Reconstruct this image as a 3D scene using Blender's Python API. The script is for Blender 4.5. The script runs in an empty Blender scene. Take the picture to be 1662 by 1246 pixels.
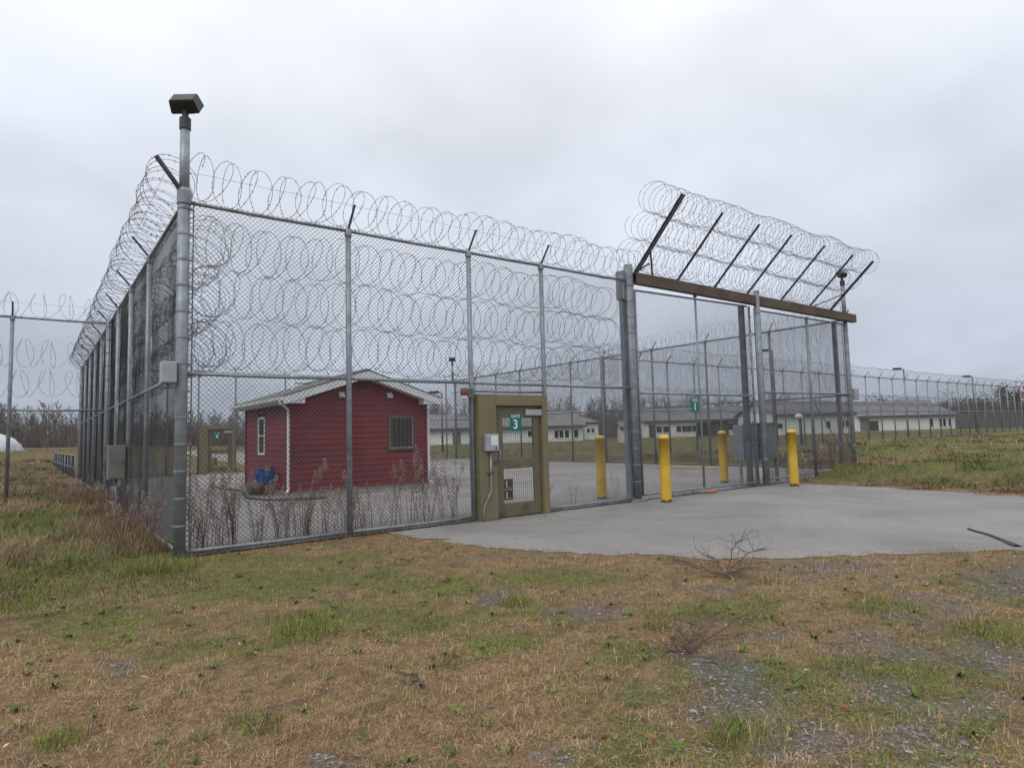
import bpy, bmesh, math, random
import numpy as np
from mathutils import Matrix, Vector

random.seed(7)
rng = np.random.default_rng(7)
R = math.radians
scene = bpy.context.scene

# ---------------------------------------------------------------- camera
# World axes: x runs along the front fence, y into the fenced yard, z up; the
# corner post of the yard stands at the origin.
CAM = np.array([-1.581, -9.569, 1.532])
CR = np.array([0.800, -0.600, -0.0264]); CR /= np.linalg.norm(CR)
CF = np.array([0.600, 0.796, 0.0786]); CF -= CR * (CF @ CR); CF /= np.linalg.norm(CF)
CU = np.cross(CR, CF)
FPX, PW, PH = 1029.84, 1662, 1246
cam_d = bpy.data.cameras.new('Camera')
cam = bpy.data.objects.new('Camera', cam_d)
scene.collection.objects.link(cam)
cam_d.sensor_width = 36.0
cam_d.lens = FPX * 36.0 / PW
cam_d.clip_start = 0.05
cam_d.clip_end = 3000
cam.matrix_world = Matrix(((CR[0], CU[0], -CF[0], CAM[0]), (CR[1], CU[1], -CF[1], CAM[1]),
                           (CR[2], CU[2], -CF[2], CAM[2]), (0, 0, 0, 1)))
scene.camera = cam

# ---------------------------------------------------------------- world: overcast sky
SUN_EL, SUN_AZ = R(48), R(250)          # azimuth measured clockwise from +y
world = bpy.data.worlds.new('World'); scene.world = world
world.use_nodes = True
nt = world.node_tree; nt.nodes.clear()
def N(t, **kw):
    n = nt.nodes.new(t)
    for k, v in kw.items(): setattr(n, k, v)
    return n
out = N('ShaderNodeOutputWorld'); bg = N('ShaderNodeBackground')
sky = N('ShaderNodeTexSky', sky_type='NISHITA'); sky.sun_disc = False
sky.sun_elevation = SUN_EL; sky.sun_rotation = SUN_AZ
skys = N('ShaderNodeMix', data_type='RGBA', blend_type='MULTIPLY'); skys.inputs[0].default_value = 1
skys.inputs[7].default_value = (0.10, 0.10, 0.10, 1)
nt.links.new(sky.outputs[0], skys.inputs[6])
tc = N('ShaderNodeTexCoord'); sep = N('ShaderNodeSeparateXYZ')
nt.links.new(tc.outputs['Generated'], sep.inputs[0])
zc = N('ShaderNodeMath', operation='MAXIMUM'); zc.inputs[1].default_value = 0.0
nt.links.new(sep.outputs[2], zc.inputs[0])
za = N('ShaderNodeMath', operation='ADD'); za.inputs[1].default_value = 0.38
nt.links.new(zc.outputs[0], za.inputs[0])
dx = N('ShaderNodeMath', operation='DIVIDE'); dy = N('ShaderNodeMath', operation='DIVIDE')
for d, i in ((dx, 0), (dy, 1)):
    nt.links.new(sep.outputs[i], d.inputs[0]); nt.links.new(za.outputs[0], d.inputs[1])
cmb = N('ShaderNodeCombineXYZ')
nt.links.new(dx.outputs[0], cmb.inputs[0]); nt.links.new(dy.outputs[0], cmb.inputs[1])
no1 = N('ShaderNodeTexNoise'); no1.inputs['Scale'].default_value = 1.7; no1.inputs['Detail'].default_value = 7
no1.inputs['Roughness'].default_value = 0.46; no1.inputs['Distortion'].default_value = 0.15
nt.links.new(cmb.outputs[0], no1.inputs['Vector'])
mr = N('ShaderNodeMapRange'); mr.inputs[1].default_value = 0.33; mr.inputs[2].default_value = 0.67
mr.inputs[3].default_value = 0.87; mr.inputs[4].default_value = 1.19
nt.links.new(no1.outputs['Fac'], mr.inputs[0])
# overcast luminance rises towards the zenith
lum = N('ShaderNodeMath', operation='MULTIPLY_ADD'); lum.inputs[1].default_value = 0.70; lum.inputs[2].default_value = 0.415
nt.links.new(zc.outputs[0], lum.inputs[0])
lum2 = N('ShaderNodeMath', operation='MULTIPLY')
nt.links.new(lum.outputs[0], lum2.inputs[0]); nt.links.new(mr.outputs[0], lum2.inputs[1])
tint = N('ShaderNodeMix', data_type='RGBA')
tint.inputs[6].default_value = (0.85, 0.95, 1.125, 1); tint.inputs[7].default_value = (0.95, 0.985, 1.06, 1)
tf = N('ShaderNodeMapRange'); tf.inputs[1].default_value = 0.0; tf.inputs[2].default_value = 0.55
nt.links.new(zc.outputs[0], tf.inputs[0]); nt.links.new(tf.outputs[0], tint.inputs[0])
cl = N('ShaderNodeVectorMath', operation='SCALE')
nt.links.new(tint.outputs[2], cl.inputs[0]); nt.links.new(lum2.outputs[0], cl.inputs['Scale'])
mixs = N('ShaderNodeMix', data_type='RGBA'); mixs.inputs[0].default_value = 0.97
nt.links.new(skys.outputs[2], mixs.inputs[6]); nt.links.new(cl.outputs[0], mixs.inputs[7])
nt.links.new(mixs.outputs[2], bg.inputs[0]); bg.inputs[1].default_value = 1.0
nt.links.new(bg.outputs[0], out.inputs[0])

sun_d = bpy.data.lights.new('Sun', 'SUN'); sun_d.energy = 0.8; sun_d.angle = R(25); sun_d.color = (1, 0.97, 0.93)
sun = bpy.data.objects.new('Sun', sun_d); scene.collection.objects.link(sun)
sv = Vector((math.sin(SUN_AZ) * math.cos(SUN_EL), math.cos(SUN_AZ) * math.cos(SUN_EL), math.sin(SUN_EL)))
sun.rotation_euler = sv.to_track_quat('Z', 'Y').to_euler()

scene.render.engine = 'CYCLES'
scene.view_settings.view_transform = 'Standard'
scene.view_settings.look = 'None'
scene.view_settings.exposure = 0.32
scene.view_settings.gamma = 1.0
scene.render.resolution_x, scene.render.resolution_y = 1024, 767

# ---------------------------------------------------------------- helpers: pixels to directions
def ray(px): return (px[0] - PW / 2) / FPX * CR - (px[1] - PH / 2) / FPX * CU + CF
def gnd(px, z=0.0):
    d = ray(px); return CAM + d * ((z - CAM[2]) / d[2])
def plane(px, ax, v):
    d = ray(px); return CAM + d * ((v - CAM[ax]) / d[ax])
def atdepth(px, D): return CAM + ray(px) * D

# ---------------------------------------------------------------- helpers: value noise
_ng = np.random.default_rng(3).random((256, 256))
def vnoise(x, y, s=1.0, o=0.0):
    x = np.asarray(x, float) * s + 57.3 + o; y = np.asarray(y, float) * s + 91.7 + o * 1.7
    xi = np.floor(x).astype(int); yi = np.floor(y).astype(int); fx = x - xi; fy = y - yi
    fx = fx * fx * (3 - 2 * fx); fy = fy * fy * (3 - 2 * fy)
    g = lambda a, b: _ng[a % 256, b % 256]
    return (g(xi, yi) * (1 - fx) + g(xi + 1, yi) * fx) * (1 - fy) + (g(xi, yi + 1) * (1 - fx) + g(xi + 1, yi + 1) * fx) * fy
def fbm(x, y, s=1.0, o=0.0, n=4):
    t = 0; a = 0.5; k = 0
    for i in range(n):
        t = t + a * vnoise(x, y, s, o + 13 * i); k += a; a *= 0.55; s *= 2.1
    return t / k
def sstep(a, b, x):
    t = np.clip((np.asarray(x, float) - a) / (b - a), 0, 1); return t * t * (3 - 2 * t)

# ---------------------------------------------------------------- helpers: meshes
class MB:
    """collects quads and triangles (numpy) and builds one mesh"""
    def __init__(s): s.V = []; s.Q = []; s.T = []; s.C = []; s.n = 0
    def add(s, V, Q=None, T=None, C=None):
        V = np.asarray(V, float).reshape(-1, 3)
        if Q is not None and len(Q): s.Q.append(np.asarray(Q, int).reshape(-1, 4) + s.n)
        if T is not None and len(T): s.T.append(np.asarray(T, int).reshape(-1, 3) + s.n)
        if C is not None: s.C.append(np.asarray(C, float).reshape(-1, 3))
        s.V.append(V); s.n += len(V); return s
    def box(s, lo, hi, M=None):
        x0, y0, z0 = lo; x1, y1, z1 = hi
        V = np.array([(x0, y0, z0), (x1, y0, z0), (x1, y1, z0), (x0, y1, z0), (x0, y0, z1), (x1, y0, z1), (x1, y1, z1), (x0, y1, z1)], float)
        if M is not None: V = V @ np.array(M.to_3x3()).T + np.array(M.translation)
        return s.add(V, [(0, 3, 2, 1), (4, 5, 6, 7), (0, 1, 5, 4), (1, 2, 6, 5), (2, 3, 7, 6), (3, 0, 4, 7)])
    def cbox(s, lo, hi, c=0.01):
        """box with chamfered edges"""
        lo = np.array(lo, float); hi = np.array(hi, float)
        bm = bmesh.new(); bmesh.ops.create_cube(bm, size=1)
        for v in bm.verts: v.co = Vector((lo + hi) / 2 + np.array(v.co) * (hi - lo))
        bmesh.ops.bevel(bm, geom=bm.edges[:], offset=c, segments=2, affect='EDGES', profile=0.6)
        return s.frombm(bm)
    def frombm(s, bm):
        bmesh.ops.triangulate(bm, faces=[f for f in bm.faces if len(f.verts) > 4]); bm.verts.index_update()
        V = [tuple(v.co) for v in bm.verts]
        Q = [[v.index for v in f.verts] for f in bm.faces if len(f.verts) == 4]
        T = [[v.index for v in f.verts] for f in bm.faces if len(f.verts) == 3]
        bm.free(); return s.add(V, Q, T)
    def tube(s, P, r, k=8, cap=True):
        """sweep along a polyline; r scalar or per point"""
        P = np.asarray(P, float); m = len(P)
        r = np.broadcast_to(np.asarray(r, float), (m,))
        T = np.gradient(P, axis=0); T /= np.linalg.norm(T, axis=1, keepdims=True) + 1e-12
        ref = np.array([0, 0, 1.0]) if abs(T[:, 2]).max() < 0.93 else (np.array([1.0, 0, 0]) if abs(T[:, 0]).max() < 0.9 else np.array([0.35, 0.93, 0.11]))
        A = np.cross(T, ref); A /= np.linalg.norm(A, axis=1, keepdims=True) + 1e-12
        B = np.cross(A, T)
        th = np.arange(k) * 2 * np.pi / k
        V = P[:, None] + r[:, None, None] * (A[:, None] * np.cos(th)[None, :, None] + B[:, None] * np.sin(th)[None, :, None])
        i = np.arange(m - 1)[:, None] * k; j = np.arange(k)[None]; j2 = (j + 1) % k
        Q = np.stack([i + j, i + j2, i + k + j2, i + k + j], -1).reshape(-1, 4)
        V = V.reshape(-1, 3)
        if cap:
            c0 = len(V); V = np.vstack([V, P[:1], P[-1:]])
            jj = np.arange(k); j3 = (jj + 1) % k
            T3 = np.vstack([np.stack([np.full(k, c0), j3, jj], -1), np.stack([np.full(k, c0 + 1), (m - 1) * k + jj, (m - 1) * k + j3], -1)])
            return s.add(V, Q, T3)
        return s.add(V, Q)
    def cyl(s, a, b, r, k=12, r2=None):
        return s.tube(np.array([a, b], float), [r, r if r2 is None else r2], k)
    def lathe(s, prof, c=(0, 0, 0), k=20):
        prof = np.asarray(prof, float); m = len(prof)
        th = np.arange(k) * 2 * np.pi / k
        V = np.stack([prof[:, 0][:, None] * np.cos(th) + c[0], prof[:, 0][:, None] * np.sin(th) + c[1], np.repeat(prof[:, 1][:, None], k, 1) + c[2]], -1).reshape(-1, 3)
        i = np.arange(m - 1)[:, None] * k; j = np.arange(k)[None]; j2 = (j + 1) % k
        return s.add(V, np.stack([i + j, i + j2, i + k + j2, i + k + j], -1).reshape(-1, 4))
    def segs(s, A, B, r, k=3):
        """many straight thin wires A[i]->B[i]"""
        A = np.asarray(A, float); B = np.asarray(B, float); n = len(A)
        r = np.broadcast_to(np.asarray(r, float), (n,))
        T = B - A; T /= np.linalg.norm(T, axis=1, keepdims=True) + 1e-12
        ref = np.where(np.abs(T[:, 2:3]) < 0.9, np.array([[0, 0, 1.0]]), np.array([[1.0, 0, 0]]))
        X = np.cross(T, ref); X /= np.linalg.norm(X, axis=1, keepdims=True) + 1e-12; Y = np.cross(X, T)
        th = np.arange(k) * 2 * np.pi / k
        O = r[:, None, None] * (X[:, None] * np.cos(th)[None, :, None] + Y[:, None] * np.sin(th)[None, :, None])
        V = np.concatenate([A[:, None] + O, B[:, None] + O], 1).reshape(-1, 3)
        b = np.arange(n)[:, None] * 2 * k; j = np.arange(k)[None]; j2 = (j + 1) % k
        return s.add(V, np.stack([b + j, b + j2, b + k + j2, b + k + j], -1).reshape(-1, 4))
    def mesh(s, name, m=None, smooth=False):
        V = np.vstack(s.V) if s.V else np.zeros((0, 3))
        Q = np.vstack(s.Q) if s.Q else np.zeros((0, 4), int); T = np.vstack(s.T) if s.T else np.zeros((0, 3), int)
        me = bpy.data.meshes.new(name)
        me.vertices.add(len(V)); me.vertices.foreach_set('co', V.astype(np.float32).ravel())
        L = np.concatenate([Q.ravel(), T.ravel()]).astype(np.int32)
        me.loops.add(len(L)); me.loops.foreach_set('vertex_index', L)
        nq, n3 = len(Q), len(T)
        st = np.concatenate([np.arange(nq) * 4, nq * 4 + np.arange(n3) * 3]).astype(np.int32)
        me.polygons.add(nq + n3); me.polygons.foreach_set('loop_start', st)
        me.polygons.foreach_set('use_smooth', np.full(nq + n3, smooth, bool))
        if s.C:
            C = np.vstack(s.C); at = me.color_attributes.new('Col', 'FLOAT_COLOR', 'POINT')
            at.data.foreach_set('color', np.hstack([C, np.ones((len(C), 1))]).astype(np.float32).ravel())
        me.update(calc_edges=True); me.validate()
        if m: me.materials.append(m)
        return me
    def build(s, name, m, parent=None, smooth=False, **kw):
        return link(name, s.mesh(name, m, smooth), parent, **kw)
COL = scene.collection
def link(name, me, parent=None, label=None, cat=None, group=None, kind=None, loc=None):
    o = bpy.data.objects.new(name, me); COL.objects.link(o)
    if parent is not None:
        o.parent = parent; pl = parent.get('_w')
        if pl is not None: o.location = (-pl[0], -pl[1], -pl[2])
    if loc is not None: o.location = loc
    if label: o['label'] = label
    if cat: o['category'] = cat
    if group: o['group'] = group
    if kind: o['kind'] = kind
    return o
def thing(name, label, cat, loc=(0, 0, 0), group=None, world_parts=True):
    """an empty at the base of a thing; its parts are written in world coordinates"""
    o = link(name, None, None, label, cat, group); o.location = loc; o.empty_display_size = 0.2
    if world_parts: o['_w'] = [float(c) for c in loc]
    return o
def tag_mesh(o, label, cat, group=None):
    o['label'] = label; o['category'] = cat
    if group: o['group'] = group
    return o
def copy_tree(o, loc, rz=0, sc=1.0, label=None):
    c = o.copy(); COL.objects.link(c); c.location = loc; c.rotation_euler = (0, 0, rz); c.scale = (sc, sc, sc)
    if label: c['label'] = label
    for ch in list(o.children):
        d = ch.copy(); COL.objects.link(d); d.parent = c
    return c

# ---------------------------------------------------------------- materials
def mat(name, c1, c2=None, rough=0.7, metal=0.0, scale=6.0, detail=4, bump=0.0, bscale=None, lo=0.35, hi=0.65, c3=None, s3=1.2, lo3=0.55, hi3=0.7, spec=None, stretch=None, attr=False, jitter=0.0):
    m = bpy.data.materials.new(name); m.use_nodes = True
    t = m.node_tree; b = t.nodes['Principled BSDF']
    b.inputs['Roughness'].default_value = rough; b.inputs['Metallic'].default_value = metal
    if spec is not None: b.inputs['Specular IOR Level'].default_value = spec
    def nn(k): return t.nodes.new(k)
    co = nn('ShaderNodeTexCoord'); vec = co.outputs['Object']
    if stretch:
        mp = nn('ShaderNodeMapping'); mp.inputs['Scale'].default_value = stretch
        t.links.new(vec, mp.inputs[0]); vec = mp.outputs[0]
    def noise(s, d=4):
        n = nn('ShaderNodeTexNoise'); n.inputs['Scale'].default_value = s; n.inputs['Detail'].default_value = d
        t.links.new(vec, n.inputs['Vector']); return n
    def ramp(n, a, bb):
        r = nn('ShaderNodeMapRange'); r.inputs[1].default_value = a; r.inputs[2].default_value = bb
        t.links.new(n, r.inputs[0]); return r.outputs[0]
    def mix(f, a, bb, mode='MIX'):
        x = nn('ShaderNodeMix'); x.data_type = 'RGBA'; x.blend_type = mode
        if f is None: x.inputs[0].default_value = 1
        else: t.links.new(f, x.inputs[0])
        for k, v in ((6, a), (7, bb)):
            if isinstance(v, tuple): x.inputs[k].default_value = v + (1,)
            else: t.links.new(v, x.inputs[k])
        return x.outputs[2]
    if attr:
        a = nn('ShaderNodeAttribute'); a.attribute_name = 'Col'; cur = a.outputs['Color']
    else:
        cur = None
    if c2 is None: c2 = c1
    if cur is None: cur = mix(ramp(noise(scale, detail).outputs['Fac'], lo, hi), tuple(c1), tuple(c2))
    if c3: cur = mix(ramp(noise(s3, 5).outputs['Fac'], lo3, hi3), cur, tuple(c3))
    if jitter:
        oi = nn('ShaderNodeObjectInfo'); r = nn('ShaderNodeMapRange'); r.inputs[3].default_value = 1 - jitter; r.inputs[4].default_value = 1 + jitter
        t.links.new(oi.outputs['Random'], r.inputs[0])
        cb = nn('ShaderNodeVectorMath'); cb.operation = 'SCALE'; t.links.new(cur, cb.inputs[0]); t.links.new(r.outputs[0], cb.inputs['Scale']); cur = cb.outputs[0]
    t.links.new(cur, b.inputs['Base Color'])
    if bump:
        n = noise(bscale or scale * 2, 6); bp = nn('ShaderNodeBump'); bp.inputs['Strength'].default_value = bump; bp.inputs['Distance'].default_value = 0.02
        t.links.new(n.outputs['Fac'], bp.inputs['Height']); t.links.new(bp.outputs[0], b.inputs['Normal'])
    return m
M = {}
M['galv'] = mat('galvanised_steel', (.205, .23, .25), (.29, .315, .335), .5, .35, 9, c3=(.19, .20, .205), s3=2.5, bump=.05, jitter=.12)
M['galv_dark'] = mat('weathered_steel', (.11, .11, .12), (.17, .17, .18), .55, .3, 7, c3=(.15, .10, .07), s3=3)
M['wire'] = mat('chain_link_wire', (.06, .064, .07), (.10, .106, .115), .55, .3, 3, c3=(.075, .06, .05), s3=.9, lo3=.55, hi3=.75)
M['razor'] = mat('razor_wire_steel', (.09, .09, .10), (.16, .16, .175), .5, .35, 5, c3=(.14, .10, .08), s3=1.5)
M['rust'] = mat('rusted_beam', (.105, .072, .055), (.16, .115, .088), .8, .1, 3, c3=(.22, .18, .15), s3=1.6, lo3=.6, hi3=.72, bump=.2, stretch=(.6, 1, 1))
M['steel_post'] = mat('painted_steel_post', (.115, .12, .13), (.165, .17, .18), .55, .3, 5, c3=(.11, .085, .075), s3=2)
M['arm'] = mat('dark_arm_steel', (.075, .075, .085), (.115, .11, .12), .6, .3, 6)
M['olive'] = mat('olive_paint', (.165, .138, .078), (.195, .166, .097), .5, 0, 2.2, c3=(.21, .17, .092), s3=1.1, lo3=.45, hi3=.7, bump=.03)
M['olive_dark'] = mat('olive_door_paint', (.125, .108, .06), (.148, .128, .072), .5, 0, 2.2, c3=(.10, .075, .036), s3=3, bump=.03)
M['grime'] = mat('rusty_grime', (.10, .06, .035), (.16, .10, .06), .85, 0, 8)
M['green_sign'] = mat('green_sign', (.0, .145, .115), (.005, .17, .135), .4, 0, 4)
M['white'] = mat('white_paint', (.66, .68, .69), (.74, .75, .75), .5, 0, 3, c3=(.55, .55, .53), s3=2, lo3=.6, hi3=.8)
M['letter'] = mat('white_lettering', (.72, .76, .74), None, .4)
M['yellow'] = mat('yellow_paint', (.62, .385, .04), (.69, .44, .055), .42, 0, 3.5, c3=(.34, .19, .05), s3=6, lo3=.66, hi3=.72, bump=.03)
M['red'] = mat('red_vinyl_siding', (.168, .0165, .019), (.205, .022, .025), .55, 0, 30, c3=(.125, .014, .02), s3=.8, lo3=.45, hi3=.7, bump=.06, bscale=60, stretch=(.25, .25, 1), jitter=.05)
M['shingle'] = mat('grey_shingle', (.10, .10, .105), (.15, .145, .14), .9, 0, 14, bump=.3)
M['brown_frame'] = mat('brown_frame', (.085, .055, .035), (.12, .08, .05), .6, 0, 5)
M['glass_dark'] = mat('dark_window_glass', (.02, .02, .022), (.03, .028, .026), .08, 0, 3)
M['blind'] = mat('brown_blind', (.05, .036, .026), (.075, .055, .04), .7, 0, 4)
M['concrete'] = mat('concrete', (.17, .163, .15), (.25, .24, .225), .9, 0, 5, bump=.2, bscale=30)
M['blue'] = mat('blue_plastic', (.012, .10, .42), (.02, .125, .48), .45, 0, 5)
M['metal_box'] = mat('grey_enclosure', (.34, .36, .375), (.43, .45, .46), .5, .3, 5, bump=.05)
M['metal_box2'] = mat('brown_grey_enclosure', (.17, .16, .14), (.22, .20, .18), .6, .2, 5)
M['lampbody'] = mat('lamp_housing', (.036, .036, .037), (.062, .06, .058), .5, .3, 5)
M['lens'] = mat('lamp_lens', (.25, .26, .27), (.33, .34, .35), .15, 0, 5)
M['red_lens'] = mat('red_lens', (.13, .045, .03), (.20, .08, .055), .6, 0, 20)
M['black'] = mat('black_rubber', (.018, .018, .02), (.03, .03, .032), .7)
M['orange'] = mat('orange_clay', (.36, .12, .05), (.42, .16, .07), .8, 0, 9)
M['wall_white'] = mat('pale_siding', (.72, .74, .69), (.79, .81, .76), .7, 0, .6, c3=(.56, .57, .52), s3=.25, lo3=.55, hi3=.8)
M['wall_cream'] = mat('cream_siding', (.58, .55, .45), (.64, .61, .50), .7)
M['wall_shade'] = mat('grey_wall_shade', (.17, .175, .175), (.21, .215, .21), .7)  # grey that paints the shade on a far pale wall
M['roof_far'] = mat('asphalt_roof', (.16, .157, .155), (.205, .198, .192), .9, 0, .4)
M['fascia_far'] = mat('dark_fascia', (.07, .075, .07), (.10, .10, .095), .7)
M['brown_panel'] = mat('brown_panel', (.07, .05, .04), (.10, .07, .055), .8)
M['screen'] = mat('dark_windscreen', (.10, .11, .105), (.14, .15, .14), .9)
M['tarp'] = mat('white_tarp', (.50, .52, .55), (.62, .64, .67), .6, 0, 1.2, bump=.6, bscale=1.5)
M['grass'] = mat('grass_blades', (1, 1, 1), rough=.75, attr=True, spec=.2)
M['stone'] = mat('slate_gravel', (1, 1, 1), rough=.9, attr=True)
M['leaf'] = mat('fallen_leaf', (1, 1, 1), rough=.8, attr=True)
M['bark'] = mat('grey_brown_bark', (.145, .118, .106), (.205, .172, .156), .9, 0, .35, c3=(.14, .098, .088), s3=.05)
M['twig'] = mat('dead_twig', (.075, .05, .042), (.11, .075, .06), .9, 0, 8)
M['stem'] = mat('dry_stem', (.115, .062, .05), (.17, .10, .075), .85, 0, 4, jitter=.3)
M['seed'] = mat('dry_seed_head', (.33, .26, .205), (.45, .37, .30), .95, 0, 9, jitter=.25)
M['rust_leaf'] = mat('rust_leaves', (.27, .075, .025), (.36, .13, .04), .9, 0, 1)
M['dark_leaf'] = mat('dull_leaves', (.06, .058, .045), (.10, .085, .065), .9, 0, .6)

def ground_mat():
    m = bpy.data.materials.new('rough_grassland'); m.use_nodes = True; t = m.node_tree; b = t.nodes['Principled BSDF']
    b.inputs['Roughness'].default_value = .95; b.inputs['Specular IOR Level'].default_value = .15
    co = t.nodes.new('ShaderNodeTexCoord')
    def noise(s, d=6, rr=.6):
        n = t.nodes.new('ShaderNodeTexNoise'); n.inputs['Scale'].default_value = s; n.inputs['Detail'].default_value = d; n.inputs['Roughness'].default_value = rr
        t.links.new(co.outputs['Object'], n.inputs['Vector']); return n.outputs['Fac']
    def rng_(x, a, c):
        r = t.nodes.new('ShaderNodeMapRange'); r.inputs[1].default_value = a; r.inputs[2].default_value = c; t.links.new(x, r.inputs[0]); return r.outputs[0]
    def mix(f, a, c):
        x = t.nodes.new('ShaderNodeMix'); x.data_type = 'RGBA'; t.links.new(f, x.inputs[0])
        for k, v in ((6, a), (7, c)):
            if isinstance(v, tuple): x.inputs[k].default_value = v + (1,)
            else: t.links.new(v, x.inputs[k])
        return x.outputs[2]
    def attr(nm):
        a = t.nodes.new('ShaderNodeAttribute'); a.attribute_name = nm; return a.outputs['Fac']
    straw = mix(rng_(noise(14), .3, .7), (.135, .088, .046), (.31, .21, .11))
    green = mix(rng_(noise(11), .3, .7), (.08, .09, .025), (.17, .18, .055))
    grav = mix(rng_(noise(70, 4), .35, .65), (.07, .067, .066), (.17, .164, .16))
    c = mix(attr('green'), straw, green)
    c = mix(attr('gravel'), c, grav)
    c2 = mix(rng_(noise(5), .45, .7), c, (.105, .072, .046))
    t.links.new(c2, b.inputs['Base Color'])
    bp = t.nodes.new('ShaderNodeBump'); bp.inputs['Strength'].default_value = .7; bp.inputs['Distance'].default_value = .04
    t.links.new(noise(40), bp.inputs['Height']); t.links.new(bp.outputs[0], b.inputs['Normal'])
    return m
M['ground'] = ground_mat()

def asphalt_mat(name, ca, cb, patch):
    m = bpy.data.materials.new(name); m.use_nodes = True; t = m.node_tree; b = t.nodes['Principled BSDF']
    b.inputs['Roughness'].default_value = .9; b.inputs['Specular IOR Level'].default_value = .25
    co = t.nodes.new('ShaderNodeTexCoord')
    def noise(s, d=4, rr=.55, dist=0):
        n = t.nodes.new('ShaderNodeTexNoise'); n.inputs['Scale'].default_value = s; n.inputs['Detail'].default_value = d
        n.inputs['Roughness'].default_value = rr; n.inputs['Distortion'].default_value = dist
        t.links.new(co.outputs['Object'], n.inputs['Vector']); return n.outputs['Fac']
    def rng_(x, a, c, lo=0, hi=1):
        r = t.nodes.new('ShaderNodeMapRange'); r.inputs[1].default_value = a; r.inputs[2].default_value = c
        r.inputs[3].default_value = lo; r.inputs[4].default_value = hi; t.links.new(x, r.inputs[0]); return r.outputs[0]
    def mix(f, a, c):
        x = t.nodes.new('ShaderNodeMix'); x.data_type = 'RGBA'; t.links.new(f, x.inputs[0])
        for k, v in ((6, a), (7, c)):
            if isinstance(v, tuple): x.inputs[k].default_value = v + (1,)
            else: t.links.new(v, x.inputs[k])
        return x.outputs[2]
    c = mix(rng_(noise(.6, 5), .35, .65), ca, cb)
    c = mix(rng_(noise(70, 3), .45, .7), c, tuple(v * 1.35 for v in cb))
    c = mix(rng_(noise(95, 3), .52, .72), c, tuple(v * .4 for v in ca))
    c = mix(rng_(noise(.35, 4, .5, 1.0), .45, .7, 0, .6), c, tuple(v * .74 for v in ca))
    c = mix(rng_(noise(1.3, 5, .6, 2.5), .58, .7, 0, .35), c, tuple(v * 1.12 for v in cb))
    c = mix(rng_(noise(2.2, 6, .65, 1.5), .62, .8, 0, .5), c, patch)
    # hairline cracks
    v = t.nodes.new('ShaderNodeTexVoronoi'); v.feature = 'DISTANCE_TO_EDGE'; v.inputs['Scale'].default_value = .28
    nz = t.nodes.new('ShaderNodeTexNoise'); nz.inputs['Scale'].default_value = 2.5; nz.inputs['Detail'].default_value = 5
    t.links.new(co.outputs['Object'], nz.inputs['Vector'])
    ad = t.nodes.new('ShaderNodeMix'); ad.data_type = 'RGBA'; ad.blend_type = 'LINEAR_LIGHT'; ad.inputs[0].default_value = .25
    t.links.new(co.outputs['Object'], ad.inputs[6]); t.links.new(nz.outputs['Color'], ad.inputs[7])
    t.links.new(ad.outputs[2], v.inputs['Vector'])
    c = mix(rng_(v.outputs['Distance'], .0, .004, .55, 0), c, (.10, .09, .08))
    t.links.new(c, b.inputs['Base Color'])
    bp = t.nodes.new('ShaderNodeBump'); bp.inputs['Strength'].default_value = .35; bp.inputs['Distance'].default_value = .01
    t.links.new(noise(110, 3), bp.inputs['Height']); t.links.new(bp.outputs[0], b.inputs['Normal'])
    return m
M['drive'] = asphalt_mat('worn_asphalt', (.215, .203, .188), (.268, .254, .236), (.18, .155, .125))
M['yard'] = asphalt_mat('yard_asphalt', (.212, .197, .182), (.265, .247, .23), (.17, .148, .125))

# ---------------------------------------------------------------- terrain
DRIVE = np.array([(3.05, -.03), (3.05, -.8), (3.33, -2.5), (4.1, -3.95), (5.24, -5.3), (6.49, -6.15), (7.82, -7.1), (8.8, -8.6), (9.3, -11), (9.6, -18), (9.8, -60),
                  (15.8, -60), (15.4, -18), (14.6, -9.5), (14.2, -5.6), (14.75, -3.6), (14.9, -2.0), (14.95, -.03)])
def wiggle(P, amp=.26, step=.1):
    out = []
    for i in range(len(P)):
        a, b = P[i], P[(i + 1) % len(P)]; L = np.linalg.norm(b - a); n = max(1, int(min(L, 30) / step))
        for k in range(n):
            q = a + (b - a) * k / n
            s = 0 if (q[1] > -.25 and b[1] > -.25) else amp
            out.append(q + s * np.array([fbm(q[0], q[1], 1.6, 3) - .5 + .8 * (fbm(q[0], q[1], 6, 13) - .5), fbm(q[0], q[1], 1.6, 33) - .5 + .8 * (fbm(q[0], q[1], 6, 43) - .5)]) * 2)
    return np.array(out)
DRIVE_W = wiggle(DRIVE)
def in_poly(x, y, P):
    x = np.asarray(x); y = np.asarray(y); c = np.zeros(x.shape, bool); n = len(P)
    for i in range(n):
        x1, y1 = P[i]; x2, y2 = P[i - 1]
        if y1 == y2: continue
        c ^= ((y1 > y) != (y2 > y)) & (x < (x2 - x1) * (y - y1) / (y2 - y1) + x1)
    return c
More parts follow.
